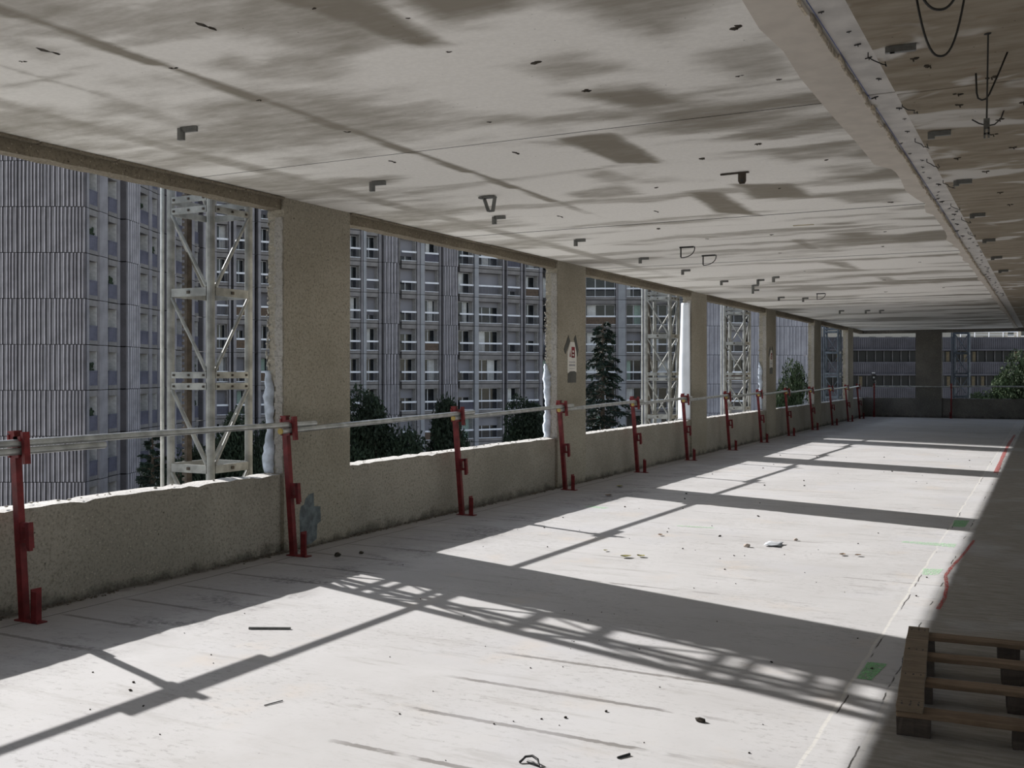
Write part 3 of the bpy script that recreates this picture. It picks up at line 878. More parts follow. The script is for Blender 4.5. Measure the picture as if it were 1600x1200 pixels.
mb = MB(); mb.box(-.018, .006, -.006, .006, -.415, -.37); mb.box(-.018, -.010, -.006, .006, -.455, -.41); mb.box(-.002, .006, -.006, .006, -.455, -.41); mb.box(-.018, .006, -.006, .006, -.44, -.432)
mb.build('clip', M['dark_metal'], r)
MB().lump((0, 0, -.004), .012, 3, (1.5, 1, .5)).build('anchor', M['wire'], r)
cable('bent_rod', [(-.165, 5.2, ZC), (-.20, 5.17, ZC-.10), (-.238, 5.14, ZC-.20), (-.252, 5.13, ZC-.222), (-.268, 5.13, ZC-.225), (-.284, 5.13, ZC-.215), (-.290, 5.13, ZC-.19), (-.293, 5.13, ZC-.10)], .0042, 'thin J shaped rod crossing behind the rod with the clip', 'rod')
cable('wire_curl', [(-.22, 6.35, ZC), (-.235, 6.33, ZC-.05), (-.265, 6.3, ZC-.085), (-.30, 6.28, ZC-.092), (-.345, 6.3, ZC-.07), (-.38, 6.3, ZC-.045)], .004, 'short curved wire spreading beside the slotted clip')
q = random.Random(12)
WY = [4.95, 5.95, 6.9, 7.6, 8.5, 9.7, 10.6, 11.7]
for k, y in enumerate(WY):
    x = -.745+q.uniform(-.03, .05)
    pts = [(x, y, ZC+.01)]
    for i in range(7):
        t = i/6*math.pi
        pts.append((x+.04*math.sin(t)*q.uniform(.5, 1.2)+.01*i, y+.035*i*q.uniform(.3, 1), ZC-.012-.035*math.sin(t)*q.uniform(.5, 1.1)))
    cable('wire_stub', pts, .0028, 'curled wire stub hanging from the pale ceiling groove, %s from the camera' % ORD[k], 'wire', 'curled wire stubs in the ceiling groove')
# nail stubs in the groove
mbn = MB(); mbn.tube([(0, 0, .004), (0, 0, -.018)], .004, 6); mbn.box(-.028, .022, -.005, .005, -.006, .002)
nail_me = mbn.mesh('nail_stub', M['wire'])
y = 4.3
while y < 22:
    x = R.uniform(-.84, -.72)
    o = new('nail_stub', nail_me, None, (x, y, ZC+.008), (R.uniform(-.3, .3), R.uniform(-.3, .3), R.uniform(-.4, .4)))
    s = R.uniform(.4, .85); o.scale = (s, s, s)
    tag(o, 'small dark nail stub left in the pale ceiling groove', 'nail', 'nail stubs in the ceiling groove')
    y += R.uniform(.14, .42)
# broken anchors and spalls in the ceiling
CH = [(-4.04, 3.14, 1, 1), (-4.28, 3.2, .5, 0), (-3.16, 3.22, 1, 1), (-3.73, 3.6, .6, 0), (-3.75, 4.25, .6, 0), (-3.77, 5.05, .6, 0), (-2.61, 3.28, .35, 0), (-2.35, 3.55, .35, 0), (-2.42, 4.01, .4, 0), (-2.13, 4.33, .8, 0), (-2.13, 4.88, .9, 0), (-2.89, 5.24, .5, 0), (-3.15, 6.05, .7, 1), (-4.04, 5.9, .7, 1), (-1.17, 4.29, 1, 0), (-2.09, 6.81, .6, 0), (-3.16, 8.84, .7, 1), (-4.06, 8.71, .7, 1),
      (-1.35, 5.0, .5, 0), (-1.2, 5.15, .5, 0), (-1.0, 5.95, .45, 0), (-.95, 4.95, .4, 0), (-1.65, 6.55, .6, 0), (-2.75, 7.7, .5, 0), (-1.9, 8.2, .4, 0), (-1.35, 7.25, .5, 0), (-3.5, 9.9, .9, 0), (-2.6, 10.9, .6, 0), (-1.5, 11.2, .6, 0), (-1.7, 12.5, .6, 0), (-1.2, 9.3, .5, 0), (-3.3, 10.9, .5, 0), (-2.9, 12.6, .5, 0), (-1.5, 14.5, .6, 0), (-2.3, 17, .7, 0), (-3.1, 15.0, .6, 0), (-1.6, 19, .6, 0), (-2.6, 19.5, .8, 0)]
for k, (x, y, s, lon) in enumerate(CH):
    mb = MB()
    if lon:
        mb.lump((0, 0, .004), .052*s, k, (.55, 1.5, .18)); mb.lump((.01, .05*s, -.002), .02*s, k+50, (.6, 1.6, .4))
    else:
        for j in range(3): mb.lump((R.uniform(-.03, .03)*s, R.uniform(-.02, .02)*s, -.001), .022*s*R.uniform(.6, 1.1), k*7+j, (1.3, 1, .45))
        mb.tube([(0, 0, .0), (R.uniform(-.01, .01), 0, -.012*s)], .006*s, 6)
    o = mb.build('broken_anchor', M['soot'], None, (x, y, ZC-.001))
    if k == 0: l = 'long dark leaf shaped chip in the ceiling at the top left'
    elif k == 2: l = 'long dark leaf shaped chip in the ceiling near the top edge, left of centre'
    else: l = 'small dark broken anchor or chip left in the ceiling'
    tag(o, l, 'ceiling anchor', 'broken anchors in the ceiling')
for k, (x, y) in enumerate([(-.5, 5.25), (-.42, 5.85), (-.25, 6.55), (-.43, 6.1), (-.3, 6.95), (-.2, 7.4), (-.55, 7.6), (-.4, 8.2), (-.35, 9.2), (-.3, 9.9), (-.25, 5.6), (-.12, 6.2), (-.56, 5.1)]):
    mb = MB()
    for j in range(3): mb.lump((R.uniform(-.02, .02), R.uniform(-.015, .015), 0), .011, k*9+j, (1.3, 1, .6))
    mb.tube([(0, 0, 0), (.004, 0, -.014)], .004, 6)
    o = mb.build('broken_anchor', M['soot'], None, (x, y, ZC-.003)); tag(o, 'small dark broken anchor in the bare brown ceiling', 'ceiling anchor', 'broken anchors in the brown ceiling')
# yellowish sealant patch
o = MB().box(-.10, .10, -.02, .02, -.006, .002).build('sealant_patch', simple('old_sealant', (.45, .40, .28), .8), None, (-2.15, 10.33, ZC)); tag(o, 'yellowish sealant patch on the far pale ceiling', 'patch')

# ------------------------------------------------------------------ pallet
def pallet():
    r = empty('wooden_pallet', (-.560, 4.50, 0), .080)
    tag(r, 'weathered wooden pallet lying on the dark floor at the lower right', 'pallet')
    def wood(name, c):
        t = NT(name); w = t.coord()
        g = t.noise(t.map(w, (3, 26, 26)), 1.0, 6, .65, .6)
        g2 = t.noise(w, 7, 3)
        col = t.mix(t.ramp(g, .3, .7), tuple(x*.55 for x in c), c)
        col = t.mix(t.ramp(g2, .5, .75, 0, .6), col, (c[0]*.55, c[1]*.52, c[2]*.5))
        t.bump(g, .35, .004)
        return t.done(col, .85, 0, .2)
    wa = wood('aged_pallet_wood', (.24, .185, .13)); wb = wood('brown_pallet_wood', (.235, .165, .11)); wk = wood('dark_pallet_block', (.10, .08, .066))
    def board(name, x0, x1, y0, y1, z0, z1, m, sd):
        qq = random.Random(sd)
        long_x = (x1-x0) > (y1-y0)
        nx, ny = (10, 1) if long_x else (1, 10)
        def fn(i, j, k, p):
            a = qq.uniform(-.0025, .0025)
            return (a, qq.uniform(-.0025, .0025), qq.uniform(-.0012, .0012))
        o = new(name, bm_mesh(jitter_box(x0, x1, y0, y1, z0, z1, nx, ny, 1, fn), name, m), r)
        bv = o.modifiers.new('bevel', 'BEVEL'); bv.width = .003; bv.segments = 2; bv.limit_method = 'ANGLE'
        return o
    H1, H2, H3 = .076, .098, .122
    L = 1.45
    ys = [.0, .47, .93, 1.345]
    for i, y in enumerate(ys):
        board('slat', 0.0, 1.05, y, y+.105, H1, H2, wb, i)
    for i, x in enumerate((0.0, .475, .945)):
        if x != .475: board('lead_board', x, x+.105, 0, L, H2, H3, wa, 20+i)
        for j, y in enumerate(ys):
            board('block', x+.002+(-.04 if x == .475 else 0), x+(.135 if x == 0 else .065), y+.004, y+.101, 0, H1, wk, 40+i*5+j)
    mb = MB(); qq = random.Random(2)
    for y in (.03, .05, .075, .5, .96, 1.37, 1.40):
        for x in (.02, .055, .085):
            mb.tube([(x+qq.uniform(-.008, .008), y+qq.uniform(-.01, .01), H3-.004), (x, y, H3+.0015)], .0035, 6)
    o = mb.build('nail_heads', M['wire'], r); o['kind'] = 'stuff'
pallet()

# ------------------------------------------------------------------ sprayed marks on the floor
def spray_mat(name, c, dens):
    t = NT(name); w = t.world()
    n = t.noise(w, 60, 4, .7)
    col = t.mix(t.ramp(n, .35, .7), tuple(x*.8 for x in c), tuple(x*1.1 for x in c))
    m = t.done(col, .85, 0, .2)
    t.put(t.b.inputs['Alpha'], t.ramp(n, dens, dens+.12)); return m
SPR = spray_mat('red_spray_paint', (.45, .10, .09), .42); SPG = spray_mat('green_spray_paint', (.26, .52, .27), .40)
SPG2 = spray_mat('pale_green_spray_paint', (.42, .66, .42), .46)
def ribbon(name, pts, w, mat, label, cat):
    vs = []; fs = []
    q_ = random.Random(len(pts))
    P = []
    for (a, b) in zip(pts[:-1], pts[1:]):
        for k in range(8):
            t = k/8; P.append((a[0]+(b[0]-a[0])*t, a[1]+(b[1]-a[1])*t))
    P.append(pts[-1])
    for i, (x, y) in enumerate(P):
        ww = w*q_.uniform(.8, 1.15)
        vs += [(x-ww, y, .0014), (x+ww, y, .0014)]
        if i: fs.append((2*i-2, 2*i-1, 2*i+1, 2*i))
    o = MB().add(vs, fs).build(name, mat); tag(o, label, cat); return o
ribbon('spray_mark', [(-.59, 10.05), (-.62, 9.28), (-.665, 8.54), (-.675, 8.22), (-.63, 7.77), (-.612, 7.35), (-.622, 7.02)], .013, SPR, 'wavy red spray line on the dark floor at the right', 'paint mark')
ribbon('spray_mark', [(-.72, 27.7), (-.74, 24.0), (-.73, 21.3), (-.70, 17.0)], .03, SPR, 'faint red spray line on the far floor at the right edge of the sunlight', 'paint mark')
def gpatch(poly, mat, label):
    o = MB().add([(x, y, .0016) for x, y in poly], [tuple(range(len(poly)))]).build('spray_mark', mat); tag(o, label, 'paint mark', 'green spray marks on the floor')
gpatch([(-.835, 5.24), (-.765, 5.24), (-.735, 5.57), (-.83, 5.57)], SPG, 'green spray patch on the floor strip nearest the pallet, in shadow')
gpatch([(-.83, 8.15), (-.73, 8.2), (-.71, 8.47), (-.85, 8.42)], SPG2, 'pale green spray patch on the sunlit floor strip left of the red line')
gpatch([(-1.16, 9.64), (-.72, 9.56), (-.71, 9.77), (-1.14, 9.72)], SPG2, 'long pale green spray stroke running left from the floor strip')
gpatch([(-.83, 10.85), (-.72, 10.88), (-.71, 11.38), (-.85, 11.34)], SPG, 'green spray patch on the strip within the second band of shadow')
gpatch([(-3.24, 9.64), (-2.86, 9.66), (-2.88, 9.72), (-3.22, 9.69)], SPG2, 'thin pale green stroke in the middle of the sunlit floor')
gpatch([(-4.62, 10.55), (-4.35, 10.5), (-4.34, 10.62), (-4.6, 10.66)], SPG2, 'faint green spray stroke on the shaded floor left of the sunlight')

# ------------------------------------------------------------------ debris on the floor
r = empty('metal_bar', (-4.04, 4.655, .0), math.atan2(.11, .22)); tag(r, 'short dark square bar lying on the sunlit floor at lower left', 'bar')
mb = MB(); mb.box(-.123, .123, -.007, .007, .001, .011); mb.build('bar', M['dark_metal'], r)
MB().box(-.123, .123, -.002, .002, .011, .013).build('rib', M['mast'], r)
cable('bent_strip', [(-1.80, 3.50, .004), (-1.79, 3.53, .018), (-1.765, 3.54, .022), (-1.735, 3.525, .018), (-1.715, 3.50, .004), (-1.745, 3.51, .008), (-1.775, 3.517, .007)], .005, 'bent dark strip curled on the floor at the bottom edge', 'strip')
cable('stick', [(-1.485, 3.72, .004), (-1.455, 3.775, .005)], .005, 'short dark stick on the floor near the bottom, right of centre', 'stick')
cable('stick', [(-3.13, 3.57, .003), (-3.10, 3.66, .004)], .0025, 'thin twig on the sunlit floor at lower left', 'stick')
LEAF = simple('dry_yellow_green_leaf', (.22, .20, .07), .8, var=.4, scale=20)
LEAFB = simple('dry_brown_leaf', (.16, .11, .07), .85, var=.4, scale=20)
def leaf(x, y, s, mat, label, sd):
    q_ = random.Random(sd); mb = MB()
    n = 5; a = q_.uniform(0, 6.28); ca, sa = math.cos(a), math.sin(a)
    rows = []
    for i in range(n+1):
        t = i/n; w = .38*math.sin(math.pi*min(1, t*1.0+.02))**.8
        z = .006+.35*s*(t-.5)**2+q_.uniform(0, .004)
        rows.append([((t-.5), -w, z+.25*s*w), ((t-.5), 0, z), ((t-.5), w, z+.25*s*w)])
    for rw in rows: mb.v += [(x+s*(p[0]*ca-p[1]*sa), y+s*(p[0]*sa+p[1]*ca), p[2]) for p in rw]
    for i in range(n):
        for j in range(2):
            mb.f.append((i*3+j, i*3+j+1, i*3+j+4, i*3+j+3)); mb.mi.append(0)
    o = mb.build('dry_leaf', mat); md = o.modifiers.new('t', 'SOLIDIFY'); md.thickness = .0012
    tag(o, label, 'leaf', 'dry leaves on the floor')
leaf(-3.04, 7.80, .10, LEAF, 'crumpled yellow green leaf in the middle of the sunlit floor', 1)
leaf(-2.94, 7.88, .08, LEAF, 'smaller crumpled green leaf touching the larger one', 2)
leaf(-3.30, 8.0, .05, LEAF, 'tiny pale leaf left of the crumpled leaves', 3)
leaf(-1.50, 8.72, .07, LEAFB, 'dark dry leaf on the sunlit floor towards the right', 4)
leaf(-1.38, 8.74, .06, LEAFB, 'second dark dry leaf just right of its twin', 5)
leaf(-3.17, 9.0, .06, LEAFB, 'dry brown leaf near the middle shadow line', 6)
leaf(-5.0, 12.6, .12, LEAF, 'yellowish leaf on the shaded floor near the notice column', 7)
leaf(-4.75, 11.6, .11, LEAFB, 'pale brown leaf on the shaded floor near the notice column', 8)
mb = MB(); q = random.Random(6)
for j in range(5):
    for i2 in range(5): mb.v.append((-2.19+.035*i2+q.uniform(-.006, .006), 8.86+.05*j+q.uniform(-.008, .008), .006+q.uniform(0, .016)))
for j in range(4):
    for i2 in range(4): mb.f.append((j*5+i2, j*5+i2+1, j*5+i2+6, j*5+i2+5)); mb.mi.append(0)
o = mb.build('plastic_scrap', simple('dusty_pale_plastic', (.40, .42, .44), .6, var=.15, scale=20), smooth=True); md = o.modifiers.new('t', 'SOLIDIFY'); md.thickness = .0015
tag(o, 'crumpled pale plastic scrap on the sunlit floor right of the pinkish rubble', 'plastic scrap')
q = random.Random(21)
STONE = simple('pale_rubble', (.42, .36, .31), .9, var=.3, scale=20)
for k, (x, y, s) in enumerate([(-2.30, 8.76, .028), (-2.0, 9.3, .02), (-5.15, 6.75, .03), (-5.05, 6.95, .022)]):
    o = MB().lump((0, 0, s*.55), s, k, (1.2, 1, .7)).build('rubble_piece', STONE if k < 2 else M['soot'], None, (x, y, 0))
    tag(o, ['pinkish piece of rubble in the middle of the sunlit floor', 'small pale crumb beyond the pinkish rubble', 'dark piece of rubble at the foot of the widest column', 'smaller dark crumb beside the rubble at the widest column'][k], 'rubble', 'rubble pieces on the floor')
grit = [MB().lump((0, 0, .004), .0085, 60+j, (1.3, 1, .8)).mesh('grit_speck', M['soot']) for j in range(4)]
for k in range(110):
    y = q.uniform(3.0, 9.0) if k < 70 else q.uniform(9, 20)
    x = q.uniform(-4.6, -.75)
    o = new('grit_speck', grit[k % 4], None, (x, y, 0), (0, 0, q.uniform(0, 6)))
    s = q.choice([.35, .45, .5, .6, .9])*(1 if y < 9 else 1.6); o.scale = (s, s, s)
    tag(o, 'tiny dark speck of grit on the pale floor', 'grit', 'grit specks on the floor')
o = new('grit_speck', grit[0], None, (-1.33, 4.28, 0)); o.scale = (2.6, 2, 2); tag(o, 'larger dark crumb on the sunlit floor left of the pallet', 'grit', 'grit specks on the floor')

# ------------------------------------------------------------------ ground, buildings, trees
GZ = -16.0
mb = MB(); mb.box(-260, 200, -120, 330, GZ-.5, GZ)
tG = NT('pale_bounce_paving'); g_ = tG.noise(tG.world(), .06, 4)  # unseen paving, made pale to bounce sunlight up onto the ceiling
struct(mb.build('ground', tG.done(tG.mix(tG.ramp(g_, .45, .55), (.62, .59, .54), (.50, .49, .44)), .9)))

FC = {}
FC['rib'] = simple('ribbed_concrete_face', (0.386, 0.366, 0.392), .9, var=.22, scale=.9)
FC['groove'] = simple('ribbed_concrete_groove_shade', (0.095, 0.088, 0.094), .95, var=.2, scale=.9)  # colour darkened for the shade between the ribs
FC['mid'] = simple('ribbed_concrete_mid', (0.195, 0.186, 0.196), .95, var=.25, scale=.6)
FC['smooth'] = simple('smooth_grey_concrete', (0.276, 0.262, 0.274), .9, var=.2, scale=.7)
FC['spandrel'] = simple('brownish_spandrel', (0.216, 0.202, 0.197), .9, var=.2, scale=.8)
FC['light'] = simple('pale_pier', (0.319, 0.323, 0.342), .85, var=.12, scale=.8)
FC['dark'] = simple('dark_recess', (.035, .034, .037), .9)
FC['joint'] = simple('dark_joint', (.05, .048, .05), .9)
FC['white'] = simple('white_painted_metal', (0.792, 0.803, 0.847), .6, var=.08)
FC['bar'] = simple('dark_railing_bars', (.08, .08, .095), .6, .2)
FC['shutter'] = None
FC['blue'] = simple('blue_grey_balcony_panel', (.13, .128, .165), .7, var=.18, scale=1.2)
FC['sidewall'] = simple('loggia_side_wall', (0.456, 0.441, 0.433), .9, var=.12)
FC['curtain'] = simple('net_curtain', (.66, .66, .66), .85, var=.12, scale=3)
FC['green'] = simple('pale_green_blind', (.40, .52, .46), .85, var=.1)
FC['brown'] = simple('brown_screen', (.17, .115, .075), .85, var=.2)
FC['orange'] = simple('orange_screen', (.33, .19, .08), .85, var=.2)
FC['red'] = simple('red_flowers', (.35, .03, .03), .8)
def glass(name, c):
    t = NT(name); n = t.noise(t.coord(), .9, 3)
    return t.done(t.mix(t.ramp(n, .35, .65), tuple(x*.4 for x in c), c), .12, 0, .35)
FC['glass'] = glass('dark_window_glass', (.03, .034, .04))
FC['tinted'] = NT('tinted_office_glass').done((.012, .013, .015), .25, 0, .12)
def shut():
    t = NT('roller_shutter'); z = t.sep(t.coord())[2]
    f = t.math('FRACT', t.math('MULTIPLY', z, 9.0))
    return t.done(t.mix(t.ramp(f, .06, .2), (.15, .148, .165), (.285, .28, .31)), .7)
FC['shutter'] = shut()
HF = 2.8; Z0 = 8.85-2.8*9     # floor joints at Z0 + k*HF

def rib_mesh(w, h, pitch, depth, seed, bow=0.0):
    q_ = random.Random(seed); mb = MB(); x = 0.0; prof = []   # (x, y, mat of face to next)
    n = max(2, round(w/pitch)); p = w/n
    x = 0.0
    while x < w-.6*p:
        g, m_, l_ = q_.uniform(.16, .30)*p, q_.uniform(.22, .50)*p, q_.uniform(.26, .42)*p
        if q_.random() < .25: m_ *= 1.6
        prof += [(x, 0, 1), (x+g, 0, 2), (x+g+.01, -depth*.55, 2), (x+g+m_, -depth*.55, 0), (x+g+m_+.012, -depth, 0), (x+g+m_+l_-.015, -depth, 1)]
        x += g+m_+l_
    prof = [q3 for q3 in prof if q3[0] < w-.01] + [(w, 0, 1)]
    def by(x): return bow*((2*x/w-1)**2)
    for (xa, ya, m_), (xb, yb, _) in zip(prof[:-1], prof[1:]):
        if xb-xa < 1e-5: continue
        ya2, yb2 = ya+by(xa), yb+by(xb)
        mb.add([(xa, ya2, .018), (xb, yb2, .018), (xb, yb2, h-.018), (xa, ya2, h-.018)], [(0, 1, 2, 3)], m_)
    mb.add([(0, by(0), .035), (w, by(w), .035), (w, .4+bow, .035), (0, .4+bow, .035)], [(3, 2, 1, 0)], 1)
    mb.add([(0, by(0), h-.035), (w, by(w), h-.035), (w, .4+bow, h-.035), (0, .4+bow, h-.035)], [(0, 1, 2, 3)], 1)
    mb.add([(0, by(0), .035), (0, .4+bow, .035), (0, .4+bow, h-.035), (0, by(0), h-.035)], [(3, 2, 1, 0)], 1)
    mb.add([(w, by(w), .035), (w, .4+bow, .035), (w, .4+bow, h-.035), (w, by(w), h-.035)], [(0, 1, 2, 3)], 1)
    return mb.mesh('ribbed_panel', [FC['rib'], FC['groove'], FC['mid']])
CACHE = {}
def cached(key, fn):
    if key not in CACHE: CACHE[key] = fn()
    return CACHE[key]
def box_me(name, x0, x1, y0, y1, z0, z1, mat):
    return cached((name, round(x0, 2), round(x1, 2), round(y0, 2), round(y1, 2), round(z0, 2), round(z1, 2), mat.name), lambda: MB().box(x0, x1, y0, y1, z0, z1).mesh(name, mat))

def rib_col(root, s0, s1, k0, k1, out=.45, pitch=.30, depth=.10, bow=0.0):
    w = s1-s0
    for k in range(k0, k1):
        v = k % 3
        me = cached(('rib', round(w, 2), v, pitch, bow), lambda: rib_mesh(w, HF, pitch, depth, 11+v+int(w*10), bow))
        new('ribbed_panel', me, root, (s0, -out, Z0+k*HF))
def pier_col(root, s0, s1, k0, k1, out=.30, mat='smooth'):
    for k in range(k0, k1):
        new('pier', box_me('pier', 0, s1-s0, 0, .9, .02, HF-.02, FC[mat]), root, (s0, -out, Z0+k*HF))
def win_col(root, s0, s1, k0, k1, rng, lights=2, rail='bars', out=.12, style='right'):
    w = s1-s0
    for k in range(k0, k1):
        zb = Z0+k*HF
        new('spandrel', box_me('spandrel', 0, w, 0, .6, 2.40, HF-.03, FC['spandrel']), root, (s0, -out, zb))
        new('sill', box_me('sill', 0, w, 0, .6, .03, .28, FC['spandrel']), root, (s0, -out, zb))
        rec = .75
        # glazing at the back of the loggia
        fr = MB(); f_ = .07
        def mkf():
            fr.box(0, w, 0, .05, .28, .34); fr.box(0, w, 0, .05, 2.33, 2.40)
            for i in range(lights+1):
                x = w*i/lights; x = min(max(x, f_/2), w-f_/2); fr.box(x-f_/2, x+f_/2, 0, .05, .34, 2.33)
            return fr.mesh('window', FC['white'])
        wo = new('window', cached(('wf', round(w, 2), lights), mkf), root, (s0, rec, zb))
        new('pane', box_me('pane', .02, w-.02, .03, .06, .30, 2.38, FC['glass']), wo)
        t = rng.random()
        if t < (.42 if style == 'right' else .10):
            d = rng.choice([2.06, 2.06, 2.06, 1.25, .9, 1.6])
            new('shutter', box_me('shutter', .0, w, .0, .05, 2.40-d, 2.40, FC['shutter']), root, (s0, rec-.12, zb))
        elif t < .50 and style == 'right':
            new('shutter', box_me('shutter', .0, w, .0, .05, 1.9, 2.40, FC['shutter']), root, (s0, rec-.12, zb))
        elif t < .78:
            a = rng.choice([.05, .35, .55]); wd = rng.choice([.25, .4, .3])
            c = 'green' if rng.random() < .12 else 'curtain'
            new('curtain', box_me('curtain', w*a, min(w-.05, w*(a+wd)), -.02, .02, .34, 2.3, FC[c]), wo)
        # balcony rail
        if rail == 'bars':
            def mkb():
                b_ = MB(); n = int(w/.13)
                for i in range(n+1):
                    x = .02+(w-.04)*i/n; b_.box(x-.012, x+.012, 0, .025, .36, 1.10)
                return b_.mesh('railing', FC['bar'])
            ra = new('railing', cached(('rl', round(w, 2)), mkb), root, (s0, -out+.02, zb))
            new('handrail', box_me('handrail', 0, w, -.03, .06, 1.07, 1.23, FC['white']), ra)
            new('bottom_rail', box_me('bottom_rail', 0, w, -.015, .03, .31, .36, FC['white']), ra)
            t2 = rng.random()
            if t2 < .10: new('screen', box_me('screen', .02, w-.02, .04, .06, .36, 1.08, FC['brown']), ra)
            elif t2 < .16: new('screen', box_me('screen', .02, w-.02, .04, .06, .36, 1.08, FC['blue']), ra)
        else:
            def mkp():
                b_ = MB(); n = max(3, int(w/.22))
                b_.box(0, w, .0, .05, .24, 1.15)
                for i in range(n): b_.box(w*(i+.5)/n-.03, w*(i+.5)/n+.03, -.02, 0, .26, 1.1)
                b_.box(0, w, -.03, .06, 1.13, 1.20)
                return b_.mesh('balcony_panel', FC['blue'])
            new('balcony_panel', cached(('bp', round(w, 2)), mkp), root, (s0, -out+.02, zb))
            if rng.random() < .18:
                q_ = random.Random(k*7+int(s0*10)); b_ = MB()
                for j in range(14): b_.lump((w*(.3+.4*q_.random()), .1, 1.15+.5*q_.random()), .12, q_.random(), (1, .8, 1.1))
                b_.build('balcony_plant', LEAFD, root, (s0, -out+.05, zb))
LEAFD = simple('dark_foliage', (.028, .042, .022), .8, var=.5, scale=3)
def core(root, s0, s1, z0, z1, y=.85, dep=9):
    MB().box(s0, s1, y, y+dep, z0, z1).build('core_wall', FC['dark'], root)

def building(A, B, name, label):
    A = Vector(A); B = Vector(B); u = (B-A).normalized()
    r = empty(name, (A.x, A.y, GZ), math.atan2(u.y, u.x)); tag(r, label, 'building')
    return r
# parts inside a building use z relative to GZ: shift Z0
Z0 = Z0 - GZ
while Z0 > .5: Z0 -= HF
K0 = 0
def kfloor(z): return int(round((z-GZ-Z0)/HF))

# left tower: faceted ribbed face and its receding balcony wing
rg = random.Random(3)
bt = building((-59.0, 39.99), (-52.141, 43.47), 'ribbed_tower', 'tall ribbed concrete tower filling the left opening, with a receding balcony wing')
for s0, s1, bow in [(-.0, 1.72, .0), (1.74, 3.56, .0), (3.58, 5.30, 0.), (5.32, 7.69, .0)]:
    for k in range(0, kfloor(24)):
        w = s1-s0; v = k % 2
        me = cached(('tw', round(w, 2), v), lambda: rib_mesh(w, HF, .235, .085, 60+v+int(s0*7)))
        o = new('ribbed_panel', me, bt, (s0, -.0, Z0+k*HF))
        off = {0.0: (.10, -.02), 1.74: (.06, -.02), 3.58: (0.02, .0), 5.32: (.02, .045)}[s0]
        o.location.y = off[0]-.32; o.rotation_euler = (0, 0, off[1])
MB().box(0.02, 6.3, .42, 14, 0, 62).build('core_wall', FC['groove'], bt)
# wing, seen obliquely: own local frame as a rotated part root
uw = Vector((-61.39+52.141, 62.671-43.47)).normalized()
wing = building((-52.141, 43.47), (-61.39, 62.671), 'balcony_wing', 'long receding tower wing with blue grey balconies and ribbed pilasters, left opening')
KT = kfloor(20)
def wcol(s0, s1, out=.0): win_col(wing, s0, s1, K0, KT, rg, 1 if s1-s0 < 1.5 else 2, 'panel', out, 'wing')
pier_col(wing, 0.0, .32, K0, KT, .0, 'smooth')
wcol(.35, 1.50); pier_col(wing, 1.55, 2.72, K0, KT, .12, 'smooth'); pier_col(wing, 2.74, 3.1, K0, KT, -.2, 'spandrel')
wcol(3.15, 4.42); pier_col(wing, 4.44, 4.78, K0, KT, .05, 'smooth'); rib_col(wing, 4.80, 7.02, K0, KT, .42, .30, .09)
pier_col(wing, 7.03, 7.30, K0, KT, .35, 'light'); wcol(7.32, 9.70, .0); pier_col(wing, 9.72, 10.24, K0, KT, .05, 'smooth'); wcol(10.26, 11.36)
pier_col(wing, 11.37, 11.83, K0, KT, .08, 'smooth'); rib_col(wing, 11.85, 13.9, K0, KT, .42, .30, .09)
pier_col(wing, 13.92, 14.4, K0, KT, .05, 'smooth'); wcol(14.42, 16.46); pier_col(wing, 16.48, 18.9, K0, KT, .1, 'smooth'); wcol(18.95, 20.10)
rib_col(wing, 20.2, 21.95, K0, KT, .3, .30, .09)
core(wing, .45, 22.0, 0, 64, .86, .5)  # unseen upper wall carried up to block sun from the far end
for s in (1.5, 4.42, 9.70, 11.36, 16.46, 20.10):   # pale loggia side walls facing the viewer
    for k in range(K0, KT):
        new('loggia_wall', box_me('loggia_wall', -.07, -.01, .06, .78, .28, 2.4, FC['sidewall']), wing, (s, 0, Z0+k*HF))

# right-receding facade behind the first and second openings
rg = random.Random(17)
fb = building((-62.135, 64.313), (-44.392, 94.602), 'apartment_block', 'wide grey apartment block with white handrails seen through the second opening')
KB = kfloor(22)
def P(a, b, out=.25, m='smooth'): pier_col(fb, a, b, K0, KB, out, m)
def Wn(a, b, l=2): win_col(fb, a, b, K0, KB, rg, l, 'bars', .12)
def Rb(a, b): rib_col(fb, a, b, K0, KB, .45, .30, .09)
P(-.2, .40); Wn(.42, 1.40); P(1.42, 1.60); P(1.62, 1.80, -.5, 'joint'); P(1.82, 2.06); Wn(2.08, 2.98); P(3.0, 3.62); P(3.66, 3.92, -.5, 'joint'); P(3.95, 4.18); Wn(4.2, 5.04)
P(5.06, 5.5); Rb(5.52, 6.97); P(6.99, 7.24); Wn(7.26, 8.45); P(8.47, 9.0); Wn(9.02, 10.24); P(10.26, 10.5); Rb(10.53, 11.95)
P(11.97, 12.22); Wn(12.24, 13.46); P(13.48, 13.64); P(13.66, 13.92, .34, 'light'); P(13.94, 14.0); Wn(14.02, 15.22); P(15.24, 15.50); Rb(15.52, 17.10); P(17.12, 17.56, -.15, 'spandrel')
Wn(17.58, 19.10); P(19.12, 19.43); P(19.45, 19.84, .34, 'light'); P(19.86, 19.93); Wn(19.95, 21.46); P(21.48, 21.66); Rb(21.68, 23.34); P(23.36, 23.72, -.15, 'spandrel')
Wn(23.74, 25.26); P(25.28, 25.72, .34, 'light'); Wn(25.76, 28.50, 3); P(28.52, 28.68); P(28.70, 28.98, -.5, 'joint'); P(29.0, 29.06); Wn(29.08, 30.62); P(30.64, 30.82); P(30.84, 31.08, -.5, 'joint'); P(31.1, 31.2); Wn(31.22, 32.84)
P(32.86, 33.15); P(33.17, 33.55, -.2, 'spandrel'); Wn(33.7, 35.0); P(35.02, 35.5)
